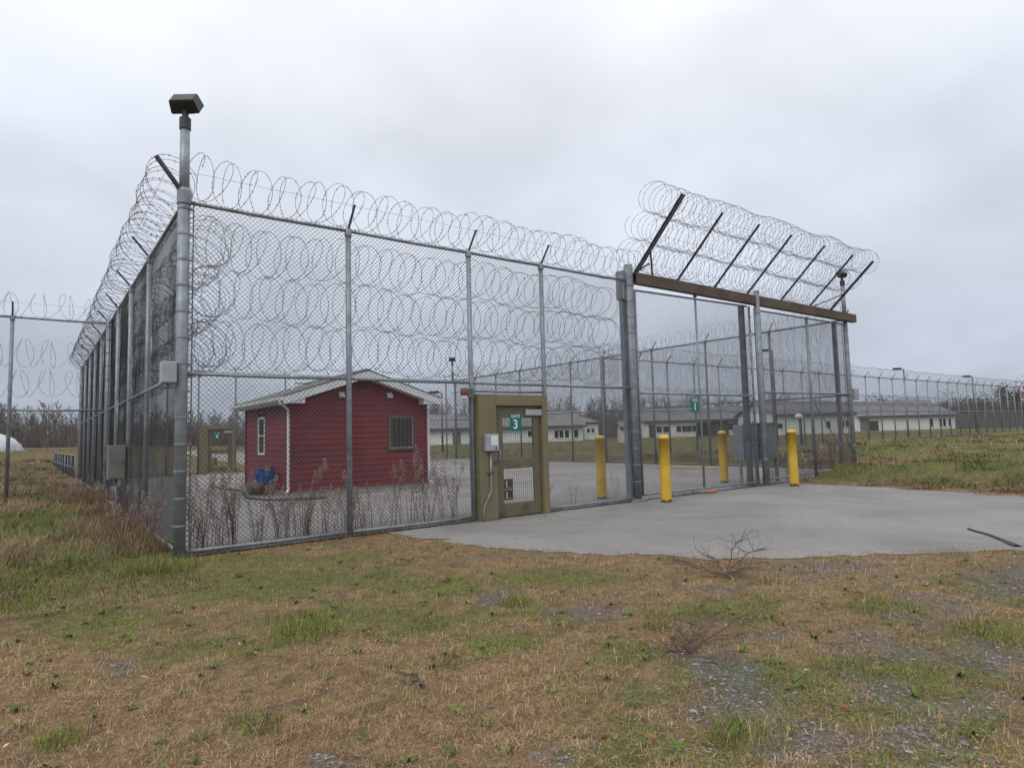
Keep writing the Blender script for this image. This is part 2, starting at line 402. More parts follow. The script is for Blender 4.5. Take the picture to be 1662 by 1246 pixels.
def hz(x, y):
    x = np.asarray(x, float); y = np.asarray(y, float)
    left = .2 * sstep(-.2, -3.0, x) * sstep(-2.5, 6, y) + .30 * (fbm(x, y, .9, 5) - .5) * sstep(-.2, -1.3, x) * sstep(-3, 1, y)
    rightm = sstep(15.3, 18.6, x) * sstep(-16, -2, y - .12 * (x - 15)) * .34 + .34 * (fbm(x, y, .9, 9) - .5) * sstep(15.2, 17, x)
    yard = ((x > -.1) & (x < 19.1) & (y > -.06) & (y < 24))
    yr = sstep(16.5, 19.6, x) * .14 * (y > -.06)
    far = .30 * sstep(45, 100, np.hypot(x, y)) + .95 * sstep(26, 75, y) * sstep(34, 6, x)
    inner = np.where((y > -.06) & (x <= 19.3), yr, rightm * np.where(y > 11, .45, 1))
    z = np.where(yard, yr, np.where(x < 0, left, inner)) + far
    front = .05 * (fbm(x, y, .5, 21) - .5) * sstep(-.5, -2, y) * (x < 15.3)
    dm = np.full(x.shape, 9.0)
    for i in range(1, 9):
        a, b = DRIVE[i], DRIVE[i + 1]; ab = b - a; t = np.clip(((x - a[0]) * ab[0] + (y - a[1]) * ab[1]) / (ab @ ab), 0, 1); dm = np.minimum(dm, np.hypot(x - a[0] - t * ab[0], y - a[1] - t * ab[1]))
    front = np.where(in_poly(x, y, DRIVE), 0, front * sstep(.15, .9, dm))
    return z + np.where(x > -20, front, 0) * (y < -.4)
# patches seen in the photograph: pixel centre, pixel radii -> ellipses on the ground
def ellipse(px, rx, ry):
    c = gnd(px); a = gnd((px[0] + rx, px[1])) - c; b = gnd((px[0], px[1] + ry)) - c
    return c[:2], np.linalg.inv(np.array([a[:2], b[:2]]).T)
GRAVEL = [ellipse(*a) for a in (((1185, 1085), 75, 80), ((1160, 1150), 60, 40), ((1430, 1125), 60, 30), ((1600, 1060), 75, 40), ((965, 995), 50, 14), ((800, 968), 40, 18),
          ((530, 1238), 70, 20), ((1340, 920), 110, 12), ((1640, 940), 60, 40), ((1330, 1205), 90, 30), ((1600, 1140), 80, 30), ((1250, 1030), 60, 16), ((1480, 1200), 60, 25), ((900, 1235), 40, 14), ((190, 1080), 40, 14))]
GREEN = [ellipse(*a) for a in (((200, 925), 190, 40), ((430, 940), 330, 38), ((150, 1010), 200, 40), ((620, 1000), 260, 30), ((1250, 1110), 160, 60), ((1500, 1100), 150, 60), ((930, 935), 160, 16), ((1130, 1220), 160, 30), ((60, 985), 120, 50), ((485, 1015), 75, 28), ((835, 978), 25, 16), ((1450, 985), 110, 22), ((1610, 1030), 70, 28), ((1420, 1085), 120, 26),
         ((1210, 1195), 130, 36), ((1060, 1130), 60, 22), ((690, 945), 120, 24), ((560, 975), 90, 22), ((380, 960), 110, 20), ((1330, 1140), 90, 26), ((1560, 1190), 60, 24), ((100, 1205), 40, 16), ((420, 1180), 40, 14),
         ((820, 1040), 90, 24), ((1110, 1000), 60, 16), ((700, 1010), 60, 18), ((1000, 1060), 80, 22), ((250, 1060), 60, 18), ((1460, 1240), 120, 20), ((1020, 1230), 90, 26))]
def patch(E, x, y, o):
    x = np.asarray(x, float); y = np.asarray(y, float); m = np.zeros(x.shape)
    w = (fbm(x, y, 1.9, o) - .5) * 1.7 + (fbm(x, y, 7.5, o + 5) - .5) * 1.3
    for c, A in E:
        u = A[0, 0] * (x - c[0]) + A[0, 1] * (y - c[1]); v = A[1, 0] * (x - c[0]) + A[1, 1] * (y - c[1])
        m = np.maximum(m, 1 - sstep(.25, 1.3, np.sqrt(u * u + v * v) + w))
    return m
def gravel_at(x, y):
    g = patch(GRAVEL, x, y, 40)
    g = np.maximum(g, .7 * sstep(.58, .72, fbm(x, y, 1.3, 77)) * sstep(0, 3, x) * (np.asarray(y) < 0))
    return .75 * g * (np.asarray(y) < -.3) * (np.asarray(x) < 13)
def green_at(x, y):
    x = np.asarray(x, float); y = np.asarray(y, float)
    g = np.maximum(patch(GREEN, x, y, 60), .75 * sstep(.56, .68, fbm(x, y, .9, 50)))
    lf = sstep(.1, -1.2, x) * sstep(-3.2, 0, y) * (1.0 - .95 * sstep(.42, .58, fbm(x, y, .75, 81)))
    rt = sstep(15, 17, x) * (1.15 - .9 * sstep(.46, .62, fbm(x, y * 1.8, .35, 90)))
    far = .75 * sstep(18, 30, np.hypot(x, y)) * (.6 + .6 * (fbm(x, y, .2, 31) - .3))
    far = np.where((x < 8) & (y > 11), .75 - .7 * sstep(.42, .6, fbm(x, y * .6, .22, 47)), far)
    return np.clip(np.maximum(np.maximum(g, lf), np.maximum(rt, far)), 0, 1)

def lines(a, b, step, lim, g=1.35):
    n = int(round((b - a) / step)); L = list(a + (b - a) * np.arange(n + 1) / n); s = step; v = b
    while v < lim: s *= g; v += s; L.append(v)
    s = step; v = a
    while v > -lim: s *= g; v -= s; L.insert(0, v)
    return np.array(L)
gx = lines(-9, 20.4, .14, 900); gy = lines(-10.5, 12, .14, 900)
GX, GY = np.meshgrid(gx, gy, indexing='ij'); GZ = hz(GX, GY)
_in = in_poly(GX, GY, DRIVE_W); _c = _in.copy()
for _ in range(2):
    _c[1:-1, 1:-1] = _c[1:-1, 1:-1] & _c[2:, 1:-1] & _c[:-2, 1:-1] & _c[1:-1, 2:] & _c[1:-1, :-2]
GZ = GZ - .03 * _c
nx, ny = GX.shape; ii = np.arange(nx - 1)[:, None] * ny; jj = np.arange(ny - 1)[None]
Q = np.stack([ii + jj, ii + ny + jj, ii + ny + jj + 1, ii + jj + 1], -1).reshape(-1, 4)
mb = MB(); mb.add(np.stack([GX, GY, GZ], -1).reshape(-1, 3), Q)
ground = mb.build('ground', M['ground'], smooth=True, kind='structure', label='rough dry grass ground with green and gravel patches')
for nm, fn in (('gravel', gravel_at), ('green', green_at)):
    at = ground.data.attributes.new(nm, 'FLOAT', 'POINT'); at.data.foreach_set('value', fn(GX, GY).ravel().astype(np.float32))

def sheet(name, P, m, z0=.008, step=None):
    bm = bmesh.new(); vs = [bm.verts.new((p[0], p[1], 0)) for p in P]; bm.faces.new(vs)
    if bm.faces[:][0].normal.z < 0: bmesh.ops.reverse_faces(bm, faces=bm.faces[:])
    bm.normal_update()
    if step:
        xs = [p[0] for p in P]; ys = [p[1] for p in P]
        for ax, lo, hi in ((0, min(xs), max(xs)), (1, min(ys), max(ys))):
            v = lo + step
            while v < hi:
                nrm = [0, 0, 0]; nrm[ax] = 1; c = [0, 0, 0]; c[ax] = v
                bmesh.ops.bisect_plane(bm, geom=bm.verts[:] + bm.edges[:] + bm.faces[:], plane_co=c, plane_no=nrm); v += step
    bmesh.ops.triangulate(bm, faces=bm.faces[:])
    for f in bm.faces:
        if f.calc_area() > 0 and f.normal.z < 0: f.normal_flip()
    for v in bm.verts: v.co.z = float(hz(v.co.x, v.co.y)) + z0
    me = bpy.data.meshes.new(name); bm.to_mesh(me); bm.free(); me.materials.append(m)
    return link(name, me, kind='structure')
drive = sheet('driveway', DRIVE_W, M['drive'], .006, 1.2)
drive['label'] = 'pale worn asphalt driveway in front of the gates'
yardp = sheet('yard_pavement', [(.12, -.03), (19.0, -.03), (19.0, 23.4), (14, 40), (14, 60), (9, 60), (9, 23.6), (.12, 23.4)], M['yard'], .022, .8)
yardp['label'] = 'grey asphalt floor of the fenced yard'
mb = MB(); mb.box((17.9, 4.3, .135), (18.0, 7.0, .160)); ym = mb.build('yellow_line', M['yellow'], kind='structure')

# ---------------------------------------------------------------- chain-link fences
def fabric(O, d, L, z0, z1, r=.0021, pitch=.072, seg=.4, off=.045, n2=(0, 1), flare=.03):
    """diagonal wires of a chain-link panel; O start (x,y), d direction, n2 horizontal normal"""
    H = z1 - z0; A = []; B = []
    d = np.array(d); n2 = np.array(n2)
    for sgn in (1, -1):
        c = np.arange(-H, L, pitch) if sgn == 1 else np.arange(0, L + H, pitch)
        for cc in c:
            # s = cc + sgn*(z-z0)
            if sgn == 1: t0, t1 = max(0, -cc), min(H, L - cc)
            else: t0, t1 = max(0, cc - L), min(H, cc)
            if t1 - t0 < .02: continue
            n = max(1, int((t1 - t0) / seg)); t = np.linspace(t0, t1, n + 1)
            s = cc + sgn * t + rng.normal(0, .0022, n + 1)
            w = off + sgn * .0025 + .018 * (vnoise(s + O[0] * 3, t + O[1], 1.1, 5) - .5) * 2
            P = np.stack([O[0] + d[0] * s + n2[0] * w, O[1] + d[1] * s + n2[1] * w, z0 + t], -1)
            A.append(P[:-1]); B.append(P[1:])
    mb = MB()
    if A: mb.segs(np.vstack(A), np.vstack(B), r)
    return mb
def coil(p0, p1, rad, pitch, seg=30, r=.0044, barbs=.075, wob=.3, ang=0.0, seedo=0.0, sag=.02):
    """concertina of razor wire along p0->p1"""
    p0 = np.array(p0, float); p1 = np.array(p1, float); L = np.linalg.norm(p1 - p0); t = (p1 - p0) / L
    up = np.array([0, 0, 1.0]); a = np.cross(t, up); a /= np.linalg.norm(a); up = np.cross(a, t)
    turns = L / pitch; n = int(turns * seg); th = np.linspace(0, turns * 2 * np.pi, n + 1) + ang
    k = th / (2 * np.pi)
    nz = vnoise(k, 0 * k, .55, seedo); nz2 = vnoise(k, 0 * k + 9, .45, seedo + 3); nz3 = vnoise(k, 0 * k + 4, .6, seedo + 8)
    s = np.clip(pitch * (th - ang) / (2 * np.pi) + wob * pitch * (.6 * np.sin(1.5 * th + .8 * np.sin(.13 * th)) + .8 * np.sin(.5 * th)) + rad * .28 * np.cos(th) + (nz2 - .5) * pitch * .7, -.2, L + .2)
    rr = rad * (1 + (nz - .5) * .16)
    P = p0 + t * s[:, None] + a * (rr * np.cos(th) + (nz3 - .5) * .08)[:, None] + up * (rr * np.sin(th) * (.97) - sag * (1 - np.cos(s * 2.6)) + (nz2 - .5) * .09)[:, None]
    mb = MB(); mb.segs(P[:-1], P[1:], r)
    if barbs:
        ln = 2 * np.pi * rad * turns; nb = int(ln / barbs); idx = rng.integers(0, n, nb)
        Pm = (P[idx] + P[idx + 1]) / 2; T = P[idx + 1] - P[idx]; T /= np.linalg.norm(T, axis=1, keepdims=True) + 1e-9
        X = np.cross(T, rng.normal(0, 1, (nb, 3))); X /= np.linalg.norm(X, axis=1, keepdims=True) + 1e-9
        h = .023; w = .016
        V = np.stack([Pm - X * h - T * w, Pm + T * w * .4, Pm + X * h - T * w, Pm - T * w * .4, ], 1).reshape(-1, 3)
        mb.add(V, np.arange(nb * 4).reshape(-1, 4))
    return mb
HT, MIDZ = 4.88, 2.475
def band(mb, x, y, z, r): mb.lathe([(r + .001, z - .012), (r + .006, z - .012), (r + .006, z + .012), (r + .001, z + .012)], (x, y, 0), 14)
def fence(label, O, d, posts, out2, group, thick=(), gaps=(), rows=(), top=True, coil_pitch=.26, seg=26, r_wire=.0029, fseg=.4, barbs=.08, arms=True, bottom=True, rp=.043, rcoil=.0040, bars=(), noarm=(), r_thick=.07, row_rng=None, endcap=True, rails=True, cat='fence', skip_post=()):
    """posts: distances along d; out2: outward direction the arms lean to"""
    O = np.array(O, float); d = np.array(d, float); out2 = np.array(out2, float)
    at = lambda s, w=0: O + d * s + out2 * w
    p0 = at(posts[0]); T = thing('chain_link_fence', label, 'fence', (p0[0], p0[1], float(hz(p0[0], p0[1]))), group)
    inn = -out2
    for i, s in enumerate(posts):
        if i in skip_post: continue
        q = at(s); zb = float(hz(q[0], q[1])) - .12; rr = thick[i] if isinstance(thick, dict) and i in thick else rp
        mb = MB(); mb.tube([(q[0], q[1], zb), (q[0], q[1], (zb + HT) / 2), (q[0], q[1], HT + (.03 if rr == rp else (.36 if rr > .1 else .08)))], rr, 12)
        if rr == rp: mb.lathe([(rr + .012, HT - .10), (rr + .014, HT - .03), (rr * .8, HT + .05), (0.001, HT + .07)], (q[0], q[1], 0), 12)
        po = mb.build('post', M['galv'], T, smooth=True)
        if rr != rp:
            bz = zb + .55
            while bz < HT - .1:
                mb = MB(); band(mb, q[0], q[1], bz, rr)
                mb.box((q[0] + rr * .6 + .03 - .012, q[1] - .02, bz - .012), (q[0] + rr + .05, q[1] + .02, bz + .012))
                sb = mb.build('tension_band', M['galv'], T); sb.parent = po; sb.location = (0, 0, 0) if po.location.length == 0 else sb.location
                sb.location = (0, 0, 0); bz += .362
        if arms and i not in noarm:
            a = at(s, .02); b = at(s, .27); mb = MB()
            mb.tube([(a[0], a[1], HT + .02), (b[0], b[1], HT + .33)], .02, 6)
            mb.box((b[0] - .02, b[1] - .02, HT + .325), (b[0] + .02, b[1] + .02, HT + .335))
            mb.build('arm', M['arm'], T)
    for i in range(len(posts) - 1):
        a, b = posts[i], posts[i + 1]
        ra = thick.get(i, rp) if isinstance(thick, dict) else rp; rb = thick.get(i + 1, rp) if isinstance(thick, dict) else rp
        qa, qb = at(a + ra * .9), at(b - rb * .9)
        g = [x for x in gaps if x[0] == i]
        z0 = max(float(hz(*at(a))), float(hz(*at(b)))) + .05
        zf = z0 if not g else g[0][1]
        if rails:
            for nm, z in (('top_rail', HT - .01), ('middle_rail', MIDZ)) + ((('bottom_rail', z0 + .03),) if (bottom and not g) else ()) + ((('header_rail', zf),) if g else ()):
                mb = MB(); mid = (qa + qb) / 2; mb.tube([(qa[0], qa[1], z), (mid[0], mid[1], z - .008), (qb[0], qb[1], z)], .026 if nm != 'top_rail' else .028, 8)
                mb.build(nm, M['galv'], T, smooth=True)
        fabric(at(a), d, b - a, zf if g else z0 - .03, HT + .05, r_wire, off=.05, n2=inn, seg=fseg).build('chain_link_mesh', M['wire'], T)
        if ra != rp or rb != rp:
            # tension bar next to a terminal post
            for s_, rr_, sg in ((a, ra, 1), (b, rb, -1)):
                if rr_ == rp: continue
                q = at(s_ + sg * (rr_ + .045)); MBb = MB(); MBb.tube([(q[0], q[1], zf), (q[0], q[1], HT)], .009, 5); MBb.build('tension_bar', M['galv_dark'], T)
    A, B = posts[0], posts[-1]
    if row_rng: A2, B2 = row_rng
    else: A2, B2 = A, B
    if top:
        a, b = at(A, .12), at(B, .12)
        coil((a[0], a[1], HT + .33), (b[0], b[1], HT + .33), .33, coil_pitch, seg, rcoil, barbs, seedo=A + O[0]).build('razor_wire_coil', M['razor'], T)
        a, b = at(A, .25), at(B, .25); n = int((B - A) / .12) + 2; s = np.linspace(0, 1, n)
        P = np.stack([a[0] + (b[0] - a[0]) * s, a[1] + (b[1] - a[1]) * s, HT + .33 + 0 * s], -1); P[:, 2] += rng.normal(0, .004, n)
        mb = MB(); mb.segs(P[:-1], P[1:], .0022)
        if barbs:
            X = rng.normal(0, 1, (n, 3)); X /= np.linalg.norm(X, axis=1, keepdims=True); mb.segs(P - X * .018, P + X * .018, .0016)
        mb.build('barbed_wire', M['razor'], T)
    for k, z in enumerate(rows):
        a, b = at(A2, -.42), at(B2, -.42)
        coil((a[0], a[1], z), (b[0], b[1], z), .365, coil_pitch * 1.02, seg, rcoil, barbs, ang=k * 1.3, seedo=k * 17 + O[1] + A, sag=.03).build('razor_wire_coil', M['razor'], T)
    return T
ROWS = (4.48, 3.74, 3.0)
FR = 'chain link fences topped with razor wire'
# front: corner post A, B, C, [gate 3], D, gate post E
fence('tall front fence beside the red shed, three rows of razor wire inside it', (0, 0), (1, 0), [0, 2.39, 4.70, 6.42, 8.97], (0, -1), FR,
      thick={0: .078, 4: .101}, gaps=[(2, 2.33)], rows=ROWS, noarm=(0, 4), r_wire=.0034, row_rng=(.25, 8.8), coil_pitch=.20, seg=32)
# left side
fence('tall left side fence running back from the floodlight post, grey cabinet on it', (0, 0), (0, 1), [0, 3.3, 6.0, 8.55, 10.98, 13.4, 15.9, 18.4, 21, 23.5], (-1, 0), FR,
      thick={0: .078, 4: .075, 9: .075}, rows=ROWS, noarm=(0,), skip_post=(0,), row_rng=(.25, 23.2), coil_pitch=.21, seg=24, r_wire=.0031)
# right side
fence('tall right side fence running back from the dark lamp post behind the gate', (18.95, 0), (0, 1), [0, 2.62, 5.29, 7.95, 10.85, 13, 15.1, 17.0, 19.2, 21.3, 23.5], (1, 0), FR,
      thick={0: .07, 4: .08, 10: .075}, rows=ROWS, row_rng=(.3, 23.2), coil_pitch=.25, seg=22, fseg=.6)
# back
fence('back fence of the yard on both sides of gate four', (0, 23.5), (1, 0), [0, 3.3, 4.63, 6.29, 8.7, 11, 13.4, 15.8, 18.3, 18.95], (0, 1), FR,
      gaps=[(2, 2.40)], rows=(), skip_post=(0, 9), coil_pitch=.34, seg=16, barbs=0, fseg=.8, r_wire=.002)
# perimeter lines
fence('perimeter fence joining the left side fence beside long grass', (-13.2, 10.98), (1, 0), [0, 2.2, 4.4, 6.65, 8.9, 11.09, 13.2], (0, -1), FR,
      rows=(4.0, 3.2), skip_post=(6,), coil_pitch=.30, seg=22, fseg=.6, bottom=False)
PR = [0.0] + [2.45 + 2.12 * k for k in range(28)]
fence('long perimeter fence with many posts crossing the right hand field', (18.95, 10.9), (1, 0), PR, (0, -1), FR,
      rows=(3.3, 2.75), skip_post=(0,), coil_pitch=.28, seg=14, barbs=0, fseg=1.2, rcoil=.005, r_wire=.0021)

# low pipe fence behind the left side
T = thing('low_pipe_fence', 'low galvanised pipe fence in the long grass behind the yard', 'fence', (-.1, 24.5, .1))
pts = [(-.12 - .05 * k, 24.5 + 2.1 * k) for k in range(9)]
for x, y in pts: MB().cyl((x, y, 0), (x, y, 1.1), .03, 8).build('post', M['galv'], T, smooth=True)
mb = MB(); mb.tube([(x, y, 1.1) for x, y in pts], .032, 8); mb.build('top_rail', M['galv'], T, smooth=True)
mb = MB(); mb.tube([(x, y, .55) for x, y in pts], .025, 8); mb.build('middle_rail', M['galv'], T, smooth=True)
dv = np.array(pts[-1]) - np.array(pts[0]); LL = np.linalg.norm(dv); dv /= LL
fabric(pts[0], dv, LL, .12, 1.08, .0022, seg=1, off=0, n2=(1, 0)).build('chain_link_mesh', M['wire'], T)

# ---------------------------------------------------------------- gate 1: leaf, posts, beam
GT = thing('sliding_gate', 'tall chain link vehicle gate leaf hanging under the rusted beam', 'gate', (9.1, -.02, .1))
def bar(T, nm, a, b, r=.026, m='galv', k=8): MB().cyl(a, b, r, k).build(nm, M[m], T, smooth=True)
bar(GT, 'top_rail', (9.13, -.02, 4.68), (13.5, -.02, 4.75))
bar(GT, 'middle_rail', (9.13, -.02, 2.37), (13.5, -.02, 2.37))
bar(GT, 'bottom_rail', (9.13, -.02, .13), (13.5, -.02, .11))
bar(GT, 'stile', (9.13, -.02, .12), (9.13, -.02, 4.7)); bar(GT, 'stile', (11.31, -.02, .12), (11.31, -.02, 4.74)); bar(GT, 'stile', (13.60, -.02, .1), (13.60, -.02, 4.76), .03)
for z in np.arange(.5, 4.7, .36):
    mb = MB(); band(mb, 13.60, -.02, z, .03); mb.build('tension_band', M['galv_dark'], GT)
MB().lathe([(.001, .06), (.045, .05), (.05, -.03), (.02, -.05)], (11.31, -.02, 4.80), 10).build('trolley_hanger', M['galv_dark'], GT)
fabric((9.13, -.02), (1, 0), 2.18, .14, 4.70, .0031, off=.03).build('chain_link_mesh', M['wire'], GT)
fabric((11.31, -.02), (1, 0), 2.27, .14, 4.72, .0031, off=.03).build('chain_link_mesh', M['wire'], GT)

# fixed panel between gate post F and the right lamp post
PF = thing('chain_link_fence', 'fixed fence panel under the beam between the middle post and the lamp post', 'fence', (13.9, 0, .08), FR)
zr = .42
for nm, a, b in (('top_rail', (13.97, 0, 4.70), (18.9, 0, 4.72)), ('middle_rail', (13.97, 0, 2.48), (18.9, 0, 2.50)), ('bottom_rail', (13.97, 0, .16), (17.2, 0, .2))): bar(PF, nm, a, b)
def sq(T, nm, x, y, z0, z1, w, m): MB().cbox((x - w, y - w, z0), (x + w, y + w, z1), .006).build(nm, M[m], T)
q = MB(); q.tube([(16.58, 0, .0), (16.58, 0, 4.74)], .045, 12); q.build('post', M['galv'], PF, smooth=True)
sq(PF, 'post', 18.32, .05, .1, 4.78, .055, 'steel_post')
q = MB(); q.tube([(13.88, -.08, -.1), (13.88, -.08, 2.6), (13.88, -.08, 5.17)], .075, 16); q.lathe([(.078, 5.15), (.078, 5.19), (.05, 5.22), (.001, 5.23)], (13.88, -.08, 0), 16); pF = q.build('post', M['galv'], PF, smooth=True)
for z in (.7, 1.3, 2.4, 3.5, 4.6):
    mb = MB(); band(mb, 13.88, -.08, z, .075); o = mb.build('tension_band', M['galv'], PF)
sq(PF, 'post', 14.16, .10, 0, 4.80, .065, 'arm')
sq(PF, 'post', 13.42, .1, 0, 4.80, .06, 'steel_post')
fabric((13.95, 0), (1, 0), 2.6, .16, 4.72, .0031, off=.03).build('chain_link_mesh', M['wire'], PF)
fabric((16.58, 0), (1, 0), 2.35, .3, 4.72, .0031, off=.03).build('chain_link_mesh', M['wire'], PF)
# diagonal brace
bar(PF, 'brace', (16.62, .06, 2.45), (18.2, .06, .9), .015)

BE = thing('overhead_gate_beam', 'rusty brown steel beam over the vehicle gate carrying slanted razor wire arms', 'beam', (9.1, 0, 4.77))
mb = MB(); mb.cbox((9.11, .02, 4.825), (19.5, .045, 5.06), .004)
mb.cbox((9.11, -.10, 5.055), (19.5, .02, 5.075), .004); mb.cbox((9.11, -.10, 4.82), (19.5, .02, 4.84), .004)
mb.cbox((9.11, -.115, 4.822), (19.5, -.10, 5.073), .004); mb.build('beam', M['rust'], BE)
ARMX = (9.22, 10.64, 12.09, 13.53, 15.18, 16.76, 18.0)
for i, x in enumerate(ARMX):
    w = .045 if i in (0,) else .026
    if i == 6: w = .038
    y1, z1 = (-1.42, 6.46) if i == 0 else (-1.38, 6.36 - .01 * i)
    a = np.array([x, -.02 if i else .02, 5.06]); b = np.array([x, y1, z1]); d = b - a; L = np.linalg.norm(d)
    rot = Vector(d).to_track_quat('Z', 'Y').to_matrix().to_4x4(); rot.translation = Vector(a)
    mb = MB(); mb.box((-w, -w * .35, -.02), (w, w * .35, L), rot); mb.box((-w, -w, -.02), (-w + .012, w, L), rot); mb.build('arm', M['arm'], BE)
mb = MB(); p = np.array([9.22, -.45, 5.49]); mb.cyl(p, (9.75, -.03, 5.08), .022, 6); mb.build('brace', M['arm'], BE)
mb = MB(); mb.cyl((9.22, -.45, 5.49), (9.22, -.02, 5.10), .02, 6); mb.cyl((9.4, -.25, 5.28), (9.28, .25, 5.08), .02, 6); mb.build('brace', M['arm'], BE)
mb = MB(); mb.cyl((18.0, -.5, 5.52), (17.0, -.02, 5.10), .018, 6); mb.build('brace', M['arm'], BE)
for k, (y, z) in enumerate(((-.94, 6.50), (-.46, 6.02), (.02, 5.53))):
    coil((9.0 - .12 * (2 - k), y, z), (18.35 + .25 * (1 - k), y, z - .06), .35, .17, 28, .0042, .09, wob=.2, ang=k * 2.1, seedo=k * 31 + 5).build('razor_wire_coil', M['razor'], BE)
    mb = MB(); mb.segs([(9.2, y - .23, z - .24)], [(18.0, y - .23, z - .28)], .003); mb.build('barbed_wire', M['razor'], BE)
# square post and cap plate beside gate post E
SP = thing('square_gate_post', 'square steel post with top plate beside the thick round gate post', 'post', (8.80, .12, 0))
MB().cbox((8.80, .05, -.1), (8.89, .16, 4.9), .006).build('shaft', M['galv'], SP)
MB().cbox((8.765, .0, 4.45), (8.862, .2, 5.10), .008).build('cap_plate', M['galv'], SP)
MB().lathe([(.001, .06), (.21, .06), (.22, .03), (.22, -.05)], (8.97, 0, 0), 20).build('footing', M['concrete'], SP)
mb = MB(); mb.tube([(8.90 + .03 * math.sin(k * 1.1), -.09, 4.9 - k * .2) for k in range(13)], .006, 5); mb.build('loose_wire', M['metal_box'], SP)

YAW = math.atan2(CR[1], CR[0])
# floodlight on posts
def floodlight(label, x, y, zp, yaw, tilt, pole_r=.055, sc=1.0, r0=None):
    T = thing('floodlight', label, 'light', (x, y, HT), 'floodlights on tall posts')
    zt = zp
    MB().tube([(x, y, HT - .02), (x, y, zt)], [pole_r * 1.08, pole_r], 14).build('pole', M['galv'], T, smooth=True)
    mb = MB(); mb.lathe([(pole_r, -.02), (pole_r + .014, -.02), (pole_r + .014, .14), (pole_r * .7, .15), (pole_r * .7, .26), (.001, .27)], (x, y, zt), 14); mb.build('collar', M['lampbody'], T)
    rot = Matrix.Translation((x, y, zt + .36)) @ Matrix.Rotation(yaw, 4, 'Z') @ Matrix.Rotation(tilt, 4, 'X')
    h = np.array([.20, .12, .095]) * sc
    bm = bmesh.new(); bmesh.ops.create_cube(bm, size=1)
    for v in bm.verts:
        k = .86 if v.co.z > 0 else 1.0
        v.co = Vector((v.co.x * 2 * h[0] * k, v.co.y * 2 * h[1] * k, v.co.z * 2 * h[2]))
    bmesh.ops.bevel(bm, geom=bm.edges[:], offset=.012, segments=2, affect='EDGES'); bm.transform(rot)
    MB().frombm(bm).build('housing', M['lampbody'], T)
    mb = MB(); mb.box((-h[0] * .88, -h[1] * .86, -h[2] - .004), (h[0] * .88, h[1] * .86, -h[2] + .012), rot); mb.build('lens', M['lens'], T)
    mb = MB(); mb.tube([(x, y, zt + .2), (x, y, zt + .3)], .03, 8); mb.box((-.08, -.02, -.14), (.08, .02, -.06), rot); mb.build('knuckle', M['lampbody'], T)
    return T
floodlight('black box floodlight on the tall corner post of the front fence', 0, 0, 5.93, YAW, R(52), .062)
floodlight('floodlight on the post at the end of the rusted beam', 18.95, 0, 6.0, YAW + R(25), R(48), .06, .85)
floodlight('distant floodlight on the back corner post beyond the shed roof', 18.85, 23.6, 5.85, YAW, R(30), .06)
# corner post extras: outward arm and junction box
CP = thing('corner_arm', 'thick dark angled arm on the corner post with the floodlight', 'arm', (0, 0, HT))
mb = MB(); mb.tube([(-.0, 0.0, 4.95), (-.11, -.03, 5.1), (-.36, -.06, 5.42)], .034, 8); mb.build('arm', M['arm'], CP)
mb = MB(); mb.lathe([(.085, -.09), (.092, -.08), (.092, .1), (.07, .14), (.06, .15)], (0, 0, 4.92), 14); mb.build('clamp', M['galv'], CP)
JB = thing('junction_box', 'grey metal junction box on the left of the corner post', 'electrical box', (-.15, -.02, 2.3))
MB().cbox((-.255, -.12, 2.33), (-.075, .08, 2.62), .012).build('case', M['metal_box'], JB)
MB().cbox((-.245, -.127, 2.345), (-.085, -.118, 2.605), .003).build('cover', M['metal_box'], JB)
mb = MB(); mb.tube([(-.165, -.01, 2.33), (-.165, .3, 2.36), (-.08, 3.3, 2.41)], .018, 8); mb.build('conduit', M['metal_box2'], JB, smooth=True)
JB = thing('junction_box', 'small grey junction box on the right lamp post at the end of the beam', 'electrical box', (19.2, 0, 2.3))
MB().cbox((19.06, -.1, 2.33), (19.34, .08, 2.68), .012).build('case', M['metal_box'], JB)
MB().cbox((19.075, -.108, 2.35), (19.325, -.098, 2.66), .003).build('cover', M['metal_box'], JB)
CB = thing('electrical_cabinet', 'brown grey electrical cabinet on the outside of the left side fence', 'cabinet', (-.2, 6.0, .8))
MB().cbox((-.36, 5.78, .82), (-.06, 6.22, 1.52), .012).build('case', M['metal_box2'], CB)
MB().cbox((-.34, 5.765, .85), (-.08, 5.781, 1.49), .004).build('door', M['metal_box2'], CB)
mb = MB(); mb.cyl((-.12, 5.75, 1.12), (-.12, 5.75, 1.2), .01, 6); mb.build('handle', M['arm'], CB)
mb = MB(); mb.cyl((-.2, 6.0, .1), (-.2, 6.0, .83), .02, 8); mb.cyl((-.2, 6.02, 1.51), (-.2, 6.02, 2.45), .014, 8); mb.build('conduit', M['galv'], CB, smooth=True)

# gate operator cabinet behind gate post F
OP = thing('gate_operator_cabinet', 'galvanised gate operator cabinet standing behind the middle gate post', 'cabinet', (14.1, .35, 0))
oa = plane((1226, 690), 1, .25)[0]; ob_ = plane((1258, 690), 1, .25)[0]
MB().cbox((oa, .25, .66), (ob_, .6, 1.63), .012).build('case', M['galv'], OP)
MB().cbox((oa + .03, .236, .70), (ob_ - .03, .251, 1.59), .004).build('door', M['galv'], OP)
for x in (oa + .05, ob_ + .06): MB().cbox((x - .04, .27, -.05), (x + .04, .35, 1.72), .006).build('leg', M['galv'], OP)
MB().cbox((oa - .03, .21, 1.635), (ob_ + .02, .64, 1.66), .004).build('lid', M['galv'], OP)
O2 = thing('gate_drive_cabinet', 'narrow two door galvanised cabinet inside the gate beside the operator cabinet', 'cabinet', (13.2, .5, 0))
xa = plane((1205, 690), 1, .5)[0]; xb = plane((1223, 690), 1, .5)[0]; xm = (xa + xb) / 2
